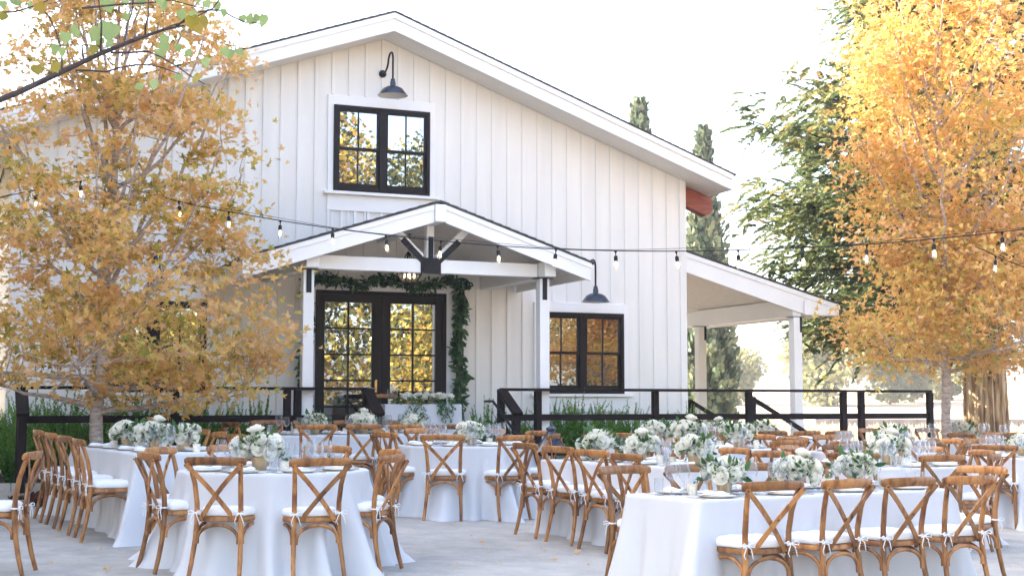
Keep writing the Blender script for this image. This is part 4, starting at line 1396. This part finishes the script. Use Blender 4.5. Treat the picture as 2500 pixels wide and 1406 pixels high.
# ------------------------------------------------------------------ cloths
def cloth_obj(outline_fn, zt, label, seed, flare, nfold):
    """outline_fn(s) for s in 0..1 -> (point, outward normal, corner 0..1) in world xy; the cloth hangs to the ground"""
    r = np.random.default_rng(seed)
    K = 240
    ph = r.random(6) * 6.28
    lay = [0, .012, .03, .09, .2, .35, .5, .65, .8, .9, .97, 1.0]
    vs, fs = [], []
    for t in lay:
        for i in range(K):
            s = i / K
            p, nrm, c = outline_fn(s)
            w_ = .5 + .5 * math.sin(2 * math.pi * nfold * s + 1.7 * math.sin(2 * math.pi * 3 * s + ph[0]) + ph[1])
            w2 = .5 + .5 * math.sin(2 * math.pi * (nfold * 2.3 // 1) * s + 1.2 * math.sin(2 * math.pi * 5 * s + ph[2]) + ph[3])
            fold = (.75 * w_ ** 1.6 + .25 * w2) * (.35 + .65 * (.5 + .5 * math.sin(2 * math.pi * 2 * s + ph[4])))
            off = (flare * (.5 + 1.3 * c) * fold + .018 + .02 * c) * t ** 1.25 + .05 * max(0, t - .9) / .1 * (.4 + fold) * .8
            if t < .02: off = -.012 if t == 0 else 0
            x, y = p[0] + nrm[0] * off, p[1] + nrm[1] * off
            g_ = gz(x, y) + .006
            z = zt if t == 0 else (zt - .006 if t < .02 else zt - .006 - (zt - .006 - g_) * t)
            vs.append((x, y, z))
    m = len(lay)
    for i in range(m - 1):
        for k in range(K): fs.append((i * K + k, i * K + (k + 1) % K, (i + 1) * K + (k + 1) % K, (i + 1) * K + k))
    fs.append(tuple(range(K))[::-1])
    mb = MB(); mb.add(vs, fs)
    me = mb.mesh('tablecloth')
    c = outline_fn(0)[0]
    o = link('tablecloth', me, M_cloth)
    me.shade_smooth(); me.set_sharp_from_angle(angle=R(70))
    tag(o, label, 'tablecloth', 'white floor-length tablecloths')
    return o
def round_outline(cx, cy, r):
    def f(s):
        a = 2 * math.pi * s
        return (cx + r * math.cos(a), cy + r * math.sin(a)), (math.cos(a), math.sin(a)), .75
    return f
def rect_outline(cx, cy, e1, L, W):
    e2 = Vector((e1.y, -e1.x, 0))
    per = 2 * (L + W); rad = .035
    def f(s):
        d = (s * per + L / 2) % per
        seg = [(L, e1, -e2), (W, e2, e1), (L, -e1, e2), (W, -e2, -e1)]
        corner = [(-1, -1), (1, -1), (1, 1), (-1, 1)]
        k = 0
        while d > seg[k][0]: d -= seg[k][0]; k = (k + 1) % 4
        l, di, no = seg[k]
        a, b = corner[k]
        p = Vector((cx, cy, 0)) + e1 * (a * L / 2) + e2 * (b * W / 2) + di * d
        near = min(d, l - d)
        nrm = no.copy()
        if near < .22:
            oth = -di if d < l / 2 else di
            wgt = (1 - near / .22)
            nrm = (no + oth * wgt ** 1.5).normalized()
        c = max(0, 1 - near / .42) ** 1.3
        if near < rad:        # round the table corner slightly
            oth = -di if d < l / 2 else di
            q = (rad - near)
            p = p - no * (.3 * q) - oth * (.3 * q) * 0
        return (p.x, p.y), (nrm.x, nrm.y), c
    return f

# ------------------------------------------------------------------ tableware
def lathe_mesh(name, prof, n=20, smooth=50):
    mb = MB(); mb.lathe(prof, n); return mb.mesh(name, None, smooth)
ME_wine = lathe_mesh('wine_glass', [(.001, .004), (.034, .002), (.035, .004), (.010, .009), (.0045, .02), (.004, .085), (.012, .096), (.030, .112), (.041, .140), (.042, .160), (.036, .195), (.031, .215), (.030, .215), (.035, .195), (.0405, .160), (.0395, .140), (.028, .114), (.001, .100)], 20)
ME_tumb = lathe_mesh('water_glass', [(.001, .003), (.030, .0), (.031, .003), (.034, .12), (.0325, .12), (.0295, .012), (.001, .011)], 18)
ME_plate = lathe_mesh('dinner_plate', [(.001, .006), (.085, .005), (.10, .010), (.138, .017), (.140, .015), (.105, .003), (.001, .0)], 36)
ME_rim = lathe_mesh('rim', [(.135, .0172), (.1405, .0185), (.1415, .016), (.139, .0145)], 36)
ME_votive = lathe_mesh('votive_candle', [(.001, 0), (.030, 0), (.034, .01), (.036, .075), (.033, .075), (.031, .045), (.001, .044)], 16)
for m_, mm in ((ME_wine, M_crystal), (ME_tumb, M_crystal), (ME_plate, M_plate), (ME_rim, M_gold), (ME_votive, M_votive)): m_.materials.append(mm)
def flat_mesh(kind):
    mb = MB()
    if kind == 'fork':
        mb.box(-.004, .004, -.10, .03, .001, .004); mb.box(-.011, .011, .03, .052, .001, .004)
        for x in (-.0095, -.0032, .0032, .0095): mb.box(x - .0016, x + .0016, .052, .095, .001, .004)
        mb.box(-.006, .006, -.105, -.06, .001, .0045)
    else:
        mb.box(-.0055, .0055, -.11, -.01, .001, .005)
        mb.add([(-.005, -.01, .002), (.006, -.01, .002), (.010, .05, .002), (.004, .105, .002), (-.004, .10, .002), (-.005, -.01, .004), (.006, -.01, .004), (.010, .05, .003), (.004, .105, .003), (-.004, .10, .003)],
               [(4, 3, 2, 1, 0), (5, 6, 7, 8, 9)] + [(i, (i + 1) % 5, 5 + (i + 1) % 5, 5 + i) for i in range(5)])
    me = mb.mesh(kind, None, 30); me.materials.append(M_silver); return me
ME_fork, ME_knife = flat_mesh('fork'), flat_mesh('knife')
def napkin_mesh():
    mb = MB(); r = np.random.default_rng(4)
    nx, ny = 7, 9
    for lay in range(2):
        z0 = .018 + .010 * lay
        vs = []
        for j in range(ny):
            for i in range(nx):
                x, y = (i / (nx - 1) - .5) * (.11 - .03 * lay), (j / (ny - 1) - .5) * .21 + .01 * lay
                vs.append((x, y, z0 + .012 * math.exp(-(x / .03) ** 2) * (1 + .5 * math.sin(j)) + .003 * r.random()))
        low = [(x, y, .0175) for x, y, z in vs] if lay == 0 else [(x, y, z - .006) for x, y, z in vs]
        n = nx * ny
        fs = [(j * nx + i, j * nx + i + 1, (j + 1) * nx + i + 1, (j + 1) * nx + i) for j in range(ny - 1) for i in range(nx - 1)]
        fs += [tuple(n + k for k in f[::-1]) for f in fs]
        edge = [i for i in range(nx)] + [j * nx + nx - 1 for j in range(1, ny)] + [(ny - 1) * nx + i for i in range(nx - 2, -1, -1)] + [j * nx for j in range(ny - 2, 0, -1)]
        fs += [(edge[k], n + edge[k], n + edge[(k + 1) % len(edge)], edge[(k + 1) % len(edge)]) for k in range(len(edge))]
        mb.add(vs + low, fs)
    me = mb.mesh('napkin', None, 60); me.materials.append(M_nap); return me
ME_nap = napkin_mesh()
def rose_mesh(seed, R_=.05, open_=1.0):
    r = np.random.default_rng(seed)
    mb = MB()
    for lay, (n, rad, h, curl) in enumerate([(3, .24, 1.0, -.12), (4, .42, 1.0, -.06), (5, .62, .95, .0), (6, .82, .84, .10), (7, .98, .66, .22)]):
        for k in range(n):
            a0 = 6.283 * k / n + lay * .7 + r.normal() * .12
            wd = 6.283 / n * .72
            hh, rr = h * (.92 + .16 * r.random()), rad * (.93 + .14 * r.random())
            vs = []
            for j in range(5):
                v = j / 4
                for i in range(5):
                    q = -1 + i / 2
                    ang = a0 + q * wd * (1 - .35 * v * v)
                    er = rr * (.25 + .75 * math.sin(v * 1.57)) + curl * max(0, v - .6) / .4 * rr * .55 * (1 if rad > .3 else 0) - .04 * q * q
                    z = hh * v - curl * .5 * max(0, v - .7) / .3 * .35 - .10 * q * q * v
                    vs.append((er * R_ * math.cos(ang) * open_, er * R_ * math.sin(ang) * open_, z * R_))
            mb.add(vs, [(j * 5 + i, j * 5 + i + 1, (j + 1) * 5 + i + 1, (j + 1) * 5 + i) for j in range(4) for i in range(4)])
    mb.ball((0, 0, R_ * .42), R_ * .62, 10, 7, .8)
    me = mb.mesh('bloom', None, 80)
    at = me.attributes.new('tint', 'FLOAT', 'POINT')
    at.data.foreach_set('value', np.clip(.35 + .25 * r.normal(size=len(me.vertices)), 0, 1).astype(np.float32))
    me.materials.append(M_petal); return me
ROSE = [rose_mesh(1), rose_mesh(2, .042, 1.1), rose_mesh(3, .034, .95)]
def foliage_mesh(seed, n=90, R_=.17, tpl='oval', sz=.065, hmid=.142):
    r = np.random.default_rng(seed)
    P, A, Nn, S, T = [], [], [], [], []
    for k in range(n):
        az = r.random() * 6.283; el = r.random() * 1.5 - .45
        d = np.array([math.cos(az) * math.cos(el), math.sin(az) * math.cos(el), math.sin(el)])
        P.append(np.array([0, 0, hmid]) + d * R_ * (.45 + .5 * r.random()) * np.array([1, 1, .62])); A.append(d + r.normal(size=3) * .5); Nn.append(r.normal(size=3) * .5 + np.array([0, 0, 1])); S.append(sz * (.6 + .8 * r.random())); T.append(r.random())
    for k in range(9):       # longer sprigs
        az = r.random() * 6.283; el = r.random() * 1.2 - .3
        d = np.array([math.cos(az) * math.cos(el), math.sin(az) * math.cos(el), math.sin(el)])
        for j in range(9):
            c = np.array([0, 0, hmid]) + d * R_ * (.6 + .085 * j) * np.array([1, 1, .8]) - np.array([0, 0, .0012 * j * j])
            P.append(c); A.append(d + r.normal(size=3) * .9); Nn.append(r.normal(size=3)); S.append(.035); T.append(.3 + .7 * r.random())
    me = leaf_mesh('foliage', P, A, Nn, S, tpl, T); me.materials.append(M_foli); return me
FOL = [foliage_mesh(s) for s in (1, 2, 3)]
ME_vase = lathe_mesh('vase', [(.001, .0), (.045, .0), (.047, .004), (.052, .05), (.058, .09), (.055, .09), (.049, .05), (.001, .03)], 24)
ME_vase.materials.append(M_goldv)
def link2(name, me, parent=None):
    o = bpy.data.objects.new(name, me); COL.objects.link(o)
    if parent is not None: o.parent = parent
    return o
def arrangement(seed, nb, R_):
    r = np.random.default_rng(seed)
    t = thing('flower_arrangement', 'x', 'flowers', (0, 0, -50))
    link2('vase', ME_vase, t)
    f = link2('foliage', FOL[seed % 3], t); f.rotation_euler = (0, 0, seed)
    pts = []
    for k in range(nb):
        best = None
        for q in range(25):
            az, el = r.random() * 6.283, math.asin(min(1, -.15 + 1.15 * r.random()))
            d = Vector((math.cos(az) * math.cos(el), math.sin(az) * math.cos(el), math.sin(el)))
            m = min([(d - e).length for e in pts] + [9])
            if best is None or m > best[0]: best = (m, d)
        d = best[1]; pts.append(d)
        o = link2('bloom', ROSE[int(r.choice([0, 0, 1, 1, 2]))], t)
        rad = R_ * (.62 + .2 * r.random())
        if r.random() < .12: rad *= 1.3
        o.location = Vector((0, 0, .132)) + Vector((d.x * rad, d.y * rad, d.z * rad * .72))
        o.rotation_euler = (d + Vector((r.normal() * .15, r.normal() * .15, .1))).to_track_quat('Z', 'Y').to_euler()
        s = .85 + .4 * r.random(); o.scale = (s, s, s)
    return t
ARR = [arrangement(1, 26, .165), arrangement(2, 19, .14), arrangement(3, 26, .15), arrangement(4, 15, .13)]
arr_used = [0] * 4
def flowers(x, y, z, kind, label, scale=1.0):
    loc, rz = (x, y, z), random.uniform(0, 6.28)
    g = 'white rose centrepieces on the tables'
    if not arr_used[kind]:
        arr_used[kind] = 1; o = ARR[kind]; o.location, o.rotation_euler = loc, (0, 0, rz); o.scale = (scale,) * 3
        return tag(o, label, 'flowers', g)
    return dup(ARR[kind], loc, rz, label, g, scale)
def item(name, me, x, y, z, rz, label, cat, group, scale=1):
    o = link2(name, me); o.location = (x, y, z); o.rotation_euler = (0, 0, rz)
    if scale != 1: o.scale = (scale,) * 3
    return tag(o, label, cat, group)
def setting(p, inward, z, where, full=True):
    """place setting: p = point on the table edge, inward = unit vector towards the middle of the table"""
    side = Vector((inward.y, -inward.x, 0))
    rz = math.atan2(-inward.x, inward.y)
    c = p + inward * .20
    pl = item('dinner_plate', ME_plate, c.x, c.y, z, 0, 'white gold-rimmed dinner plate on ' + where, 'plate', 'plates on ' + where)
    link2('rim', ME_rim, pl)
    item('napkin', ME_nap, c.x, c.y, z, rz + random.uniform(-.15, .15), 'folded white napkin lying on a plate on ' + where, 'napkin', 'napkins on ' + where)
    if full:
        q = c - side * .18; item('fork', ME_fork, q.x, q.y, z, rz + random.uniform(-.05, .05), 'gold fork beside a plate on ' + where, 'fork', 'forks on ' + where)
        q = c + side * .175; item('knife', ME_knife, q.x, q.y, z, rz + random.uniform(-.05, .05), 'gold knife beside a plate on ' + where, 'knife', 'knives on ' + where)
    q = c + side * .16 + inward * .17; item('wine_glass', ME_wine, q.x, q.y, z, 0, 'clear stemmed wine glass on ' + where, 'wine glass', 'wine glasses on ' + where, random.uniform(1.08, 1.16))
    if random.random() < .7:
        q = c + side * .075 + inward * .20; item('wine_glass', ME_wine, q.x, q.y, z, 0, 'clear stemmed wine glass on ' + where, 'wine glass', 'wine glasses on ' + where, random.uniform(1.0, 1.08))
    q = c + side * .21 + inward * .09; item('water_glass', ME_tumb, q.x, q.y, z, 0, 'clear straight water tumbler on ' + where, 'tumbler', 'tumblers on ' + where)
def votive(x, y, z, where): item('votive_candle', ME_votive, x, y, z, 0, 'small frosted votive candle cup on ' + where, 'candle', 'votive candles on ' + where)

ORD = ['first', 'second', 'third', 'fourth', 'fifth']
def grid(cu, cv, rot):
    a = R(rot)
    e1, e2 = (math.cos(a), -math.sin(a)), (math.sin(a), math.cos(a))
    w1 = U * e1[0] + N * e1[1]; w2 = U * e2[0] + N * e2[1]
    return fac(cu, cv, 0), w1, w2
def long_table(where, cu, cv, along, seed, fl, rows=(4, 4), rot=8, L=2.44, W=.86, sp=.56, off=.42, names=('far side', 'near side'), cw='white floor-length cloth over ', full=True, heads=()):
    c, e1, e2 = grid(cu, cv, rot)
    a, b = (e1, e2) if along == 'u' else (e2, e1)
    zt = gz(c.x, c.y) + .75
    cloth_obj(rect_outline(c.x, c.y, a, L, W), zt, cw + where, seed, .24, 16)
    for s, n, nm in zip((-1, 1), rows, names):
        for i in range(n):
            q = c + a * ((i - (n - 1) / 2) * sp)
            face = b * -s
            p = q + b * s * (W / 2 + off) + face * .30
            od = ORD[i]
            st = 'left end' if along == 'u' else 'barn end'
            chair(p.x, p.y, face, '%s chair from %s, %s of %s' % (od, st, nm, where), 'cross-back chairs round the tables')
            setting(q + b * s * W / 2, face, zt, where, full)
    for s, lab, o_ in heads:
        p = c + a * s * (L / 2 + (o_ or off)) - a * s * .30
        chair(p.x, p.y, a * -s, lab, 'cross-back chairs round the tables')
    for k, (t, sd_, kind, lab, scl) in enumerate(fl):
        q = c + a * t + b * sd_
        flowers(q.x, q.y, zt, kind, lab + where, scl)
        v = q + a * .24 + b * .05; votive(v.x, v.y, zt, where)
        v = q - a * .22 - b * .08; votive(v.x, v.y, zt, where)
def round_table(where, cu, cv, angs, labs, seed, fl, r=.755, rb=1.04, full=True):
    c = fac(cu, cv, 0)
    zt = gz(c.x, c.y) + .75
    cloth_obj(round_outline(c.x, c.y, r), zt, 'white floor-length cloth over ' + where, seed, .26, 11)
    for a, lab in zip(angs, labs):
        d = (U * math.cos(R(a)) + N * math.sin(R(a)))
        p = c + d * (rb - .30)
        chair(p.x, p.y, -d, 'cross-back chair, %s of %s' % (lab, where), 'cross-back chairs round the tables')
        setting(c + d * r, -d, zt, where, full)
    for (dx, dy, kind, lab, scl) in fl:
        q = c + U * dx + N * dy
        flowers(q.x, q.y, zt, kind, lab + where, scl)
    for k in range(3):
        v = c + Vector((.27 * math.cos(k * 2.1 + seed), .27 * math.sin(k * 2.1 + seed), 0)); votive(v.x, v.y, zt, where)
RL = ['facing away at near left', 'facing away at near right', 'right front', 'right side',
      'rear right', 'rear left', 'left rear', 'left front']
round_table('the front left round table', -3.83, 9.55, [128, 83, 38, -7, -52, -97, -142, 173], RL, 1, [(-.12, .02, 0, 'large mound of white roses in the middle of ', 1.15)])
round_table('the middle round table below the porch', -.85, 6.0, [125, 80, 35, 350, 305, 260, 215, 170], RL, 2, [(.06, .05, 2, 'white rose mound in the middle of ', 1.05)])
round_table('the round table behind the front right table', 2.3, 9.4, [146, 101, 56, 11, -34, -79, -124, -169], RL, 3, [(0, 0, 0, 'tall white rose mound in the middle of ', 1.15)])
round_table('the round table before the thin maple trunk', 3.75, 7.3, [141, 96, 51, 6, -39, -84, -129, 186], RL, 4, [(.25, 0, 2, 'white rose mound in the middle of ', 1.2)])
round_table('the rightmost round table', 5.15, 8.15, [150, 105, 60, 15, -30, -75, -120, -165], RL, 5, [(0, 0, 1, 'white rose mound in the middle of ', 1.0)])
C3 = lambda a, b, c: [(-.66, 0, 1, 'smaller white rose bunch ' + a, 1.05), (.0, .02, 0, 'full white rose mound ' + b, 1.0), (.62, -.02, 3, 'leafy white rose bunch ' + c, 1.1)]
long_table('the front right long table', -.55, 12.0, 'u', 6, C3('left of middle on ', 'in the middle of ', 'right of middle on '), sp=.61, heads=((1, 'chair pulled out at the right end of the front right long table', .80),))
long_table('the central long table', -.16, 9.0, 'v', 7, [(-.75, -.05, 3, 'leafy white rose bunch at barn end of ', 1.25), (-.1, 0, 0, 'full white rose mound in the middle of ', 1.05), (.72, 0, 1, 'white rose bunch at the near end of ', 1.1)], names=('left side', 'right side'))
long_table('the long table beside the left maple', -4.45, 6.75, 'v', 8, [(-.2, -.12, 1, 'white rose bunch toward the barn on ', 1.1), (.25, 0, 0, 'full white rose mound in the middle of ', 1.05), (.8, .12, 2, 'white rose bunch toward the camera on ', 1.0)], names=('left side', 'right side'))
long_table('the long table before the left porch post', -1.42, 3.55, 'u', 9, [(-.55, 0, 3, 'leafy white rose bunch left on ', 1.1), (.12, 0, 0, 'full white rose mound right on ', 1.05), (.82, 0, 1, 'white rose bunch at right end of ', 1.0)],
           heads=((-1, 'chair at the left end of the long table before the left porch post', .45),))
long_table('the long table before the right fern bed', 1.9, 6.3, 'v', 10, [(-.62, -.1, 1, 'white rose bunch at the barn end of ', 1.2), (-.1, 0, 0, 'wide white rose mound in the middle of ', 1.2), (.72, .1, 2, 'white rose bunch at the near end of ', 1.1)], names=('left side', 'right side'),
           heads=((1, 'chair facing away, near end of the long table before the right fern bed', .42),))
long_table('the far long table along the railing', 3.6, 4.8, 'u', 11, [(-.45, 0, 0, 'white rose mound left of middle on ', 1.0), (.25, 0, 3, 'leafy white rose bunch right on ', 1.05)], full=False)
long_table('the long table by the redwood trunk', 7.0, 4.9, 'u', 12, [(.1, 0, 1, 'small white rose bunch in the middle of ', 1.1)], full=False)
chair_back((fac(0, 0, 0) and (Vector((-3.55, 10.35, 0)) - O).dot(U), (Vector((-3.55, 10.35, 0)) - O).dot(N)), (-.97, -.2), 'wooden cross-back chair facing out of the photo at the left edge', 'cross-back chairs round the tables')

# ------------------------------------------------------------------ sweetheart table on the porch deck
def sweetheart():
    c = fac(.12, 1.45, 0)
    global gz
    old = gz
    gz = lambda x, y: DECK + .002
    cloth_obj(rect_outline(c.x, c.y, U, 1.16, .62), DECK + .75, 'white cloth over the small sweetheart table in front of the barn doors', 13, .05, 9)
    gz = old
    zt = DECK + .75
    for s, lab in ((-1, 'left'), (1, 'right')):
        q = c + U * s * .30 - N * .52
        o = chair(q.x, q.y, N, 'wooden cross-back chair on the %s behind the sweetheart table at the doors' % lab, 'cross-back chairs round the tables')
        o.location.z = DECK + .004
        for dx in (.30, .38): 
            p = c + U * s * (dx if s < 0 else dx - .16) - N * .12
            item('wine_glass', ME_wine, p.x, p.y, zt, 0, 'clear wine glass on the sweetheart table at the doors', 'wine glass', 'wine glasses on the sweetheart table')
    p = c - U * .44 + N * .1
    votive(c.x + U.x * .52, c.y + U.y * .52, zt, 'the sweetheart table'); votive(p.x, p.y, zt, 'the sweetheart table')
    t = thing('flower_garland', 'wide spray of white roses with trailing greenery across the sweetheart table front', 'flowers', tuple(c + N * .22 + Vector((0, 0, zt))), TH)
    r = np.random.default_rng(77)
    for k in range(42):
        o = link2('bloom', ROSE[k % 3], t)
        x = r.uniform(-.36, .40)
        o.location = (x, r.uniform(-.13, .08), .07 + .07 * r.random() * (1 - abs(x))); d = Vector((r.normal() * .5, -.6 + r.normal() * .3, .8)); o.rotation_euler = d.to_track_quat('Z', 'Y').to_euler()
        s = .75 + .35 * r.random(); o.scale = (s, s, s)
    P, A, Nn, S, T = [], [], [], [], []
    for k in range(190):
        x = r.uniform(-.46, .5)
        P.append((x, r.uniform(-.14, .06), r.uniform(.0, .11))); A.append((r.normal(), -.5 + r.normal() * .5, r.normal() * .5)); Nn.append(r.normal(size=3)); S.append(r.uniform(.04, .08)); T.append(r.random())
    for k in range(9):
        x0 = r.choice([-.25, -.12, .3, .36, .22]) + r.normal() * .06; L = r.uniform(.12, .34)
        for j in range(26):
            q = j / 26
            P.append((x0 + .06 * math.sin(k + 2 * q) + r.normal() * .02, -.125 - .02 * r.random(), .04 - L * q)); A.append((r.normal(), -.2, -1 + r.normal() * .5)); Nn.append((r.normal(), -1, r.normal())); S.append(.042); T.append(r.random())
    me = leaf_mesh('foliage', P, A, Nn, S, 'oval', T); me.materials.append(M_foli); link2('foliage', me, t)
sweetheart()

# ------------------------------------------------------------------ fallen leaves on the patio
def fallen():
    # dry leaves blown onto the paving
    r = np.random.default_rng(5)
    spots = [(1170, 1328), (1145, 1312), (1107, 1281), (1260, 1335), (1330, 1345), (1400, 1352), (200, 1330), (250, 1345), (2455, 1338), (300, 1320), (150, 1300), (1030, 1350), (60, 1320), (1190, 1350), (1290, 1320), (1350, 1372), (960, 1310), (1120, 1385), (250, 1395), (120, 1378), (1010, 1295), (2480, 1390), (1440, 1385), (1225, 1378)]
    for px, py in spots:
        d = ray_at(px, py, 1) - Vector((0, 0, CZ))
        k = 3.0
        for _ in range(40): k += ((CZ + d.z * k) - gz(d.x * k, k)) * 4
        x, y = d.x * k, k
        me = leaf_mesh('fallen_leaf', [(0, 0, .022)], [(1, 0, .15)], [(r.normal() * .35, r.normal() * .35, 1)], [r.uniform(.045, .08)], 'maple', [r.uniform(.5, .9)])
        o = link('fallen_leaf', me, M_maple); o.location = (x, y, gz(x, y) + .006); o.rotation_euler = (0, 0, r.uniform(0, 6.28))
        tag(o, 'single dry brown maple leaf lying on the patio concrete', 'fallen leaf', 'fallen leaves on the patio')
fallen()

# ------------------------------------------------------------------ tall trees left of the patio, out of frame: they shade it
def shade_trees():
    me = [crown_mesh(91 + i, (4.4, 5.0)[i], 16.5, (1500, 13000)[i], .62, 'ragged', (18, 42)[i], .15) for i in range(2)]
    for m in me: m.materials.append(M_redw)
    for i, (x, y, s_, lab) in enumerate([(-17.5, .5, .95, 'tall cedar left of the photo edge, nearest the camera'), (-18, 11.2, 1.05, 'tall cedar left of the photo edge, shading the front left table'),
                                         (-16.5, 16.0, 1.0, 'tall cedar left of the photo edge, shading the left maple'), (-18.5, 20.6, 1.15, 'tall cedar left of the photo edge, nearest the barn')]):
        t = thing('cedar_tree', lab, 'tree', (x, y, gz(x, y)), i * 2.0, 'tall cedars left of the patio', s_)
        mb = MB(); mb.tube([(0, 0, -.2), (.1, 0, 4), (.0, .1, 13)], [.4, .3, .08], 10)
        link('trunk', mb.mesh('trunk', None, 60), M_barkr, t)
        link('crown', me[(1, 1, 0, 1)[i]], None, t)
shade_trees()

def haze():
    mb = MB(); mb.box(-260, 260, -60, 420, -9, 60)
    m = bpy.data.materials.new('pale air'); m.use_nodes = True
    nt = m.node_tree; nt.nodes.clear()
    o = nt.nodes.new('ShaderNodeOutputMaterial'); v = nt.nodes.new('ShaderNodeVolumePrincipled')
    v.inputs['Density'].default_value = .0012
    v.inputs['Color'].default_value = (.95, .96, .98, 1)
    v.inputs['Anisotropy'].default_value = .3
    nt.links.new(v.outputs[0], o.inputs['Volume'])
    tag(mb.build('haze', m), 'pale haze in the air over the dry field', 'haze', kind='stuff')
haze()
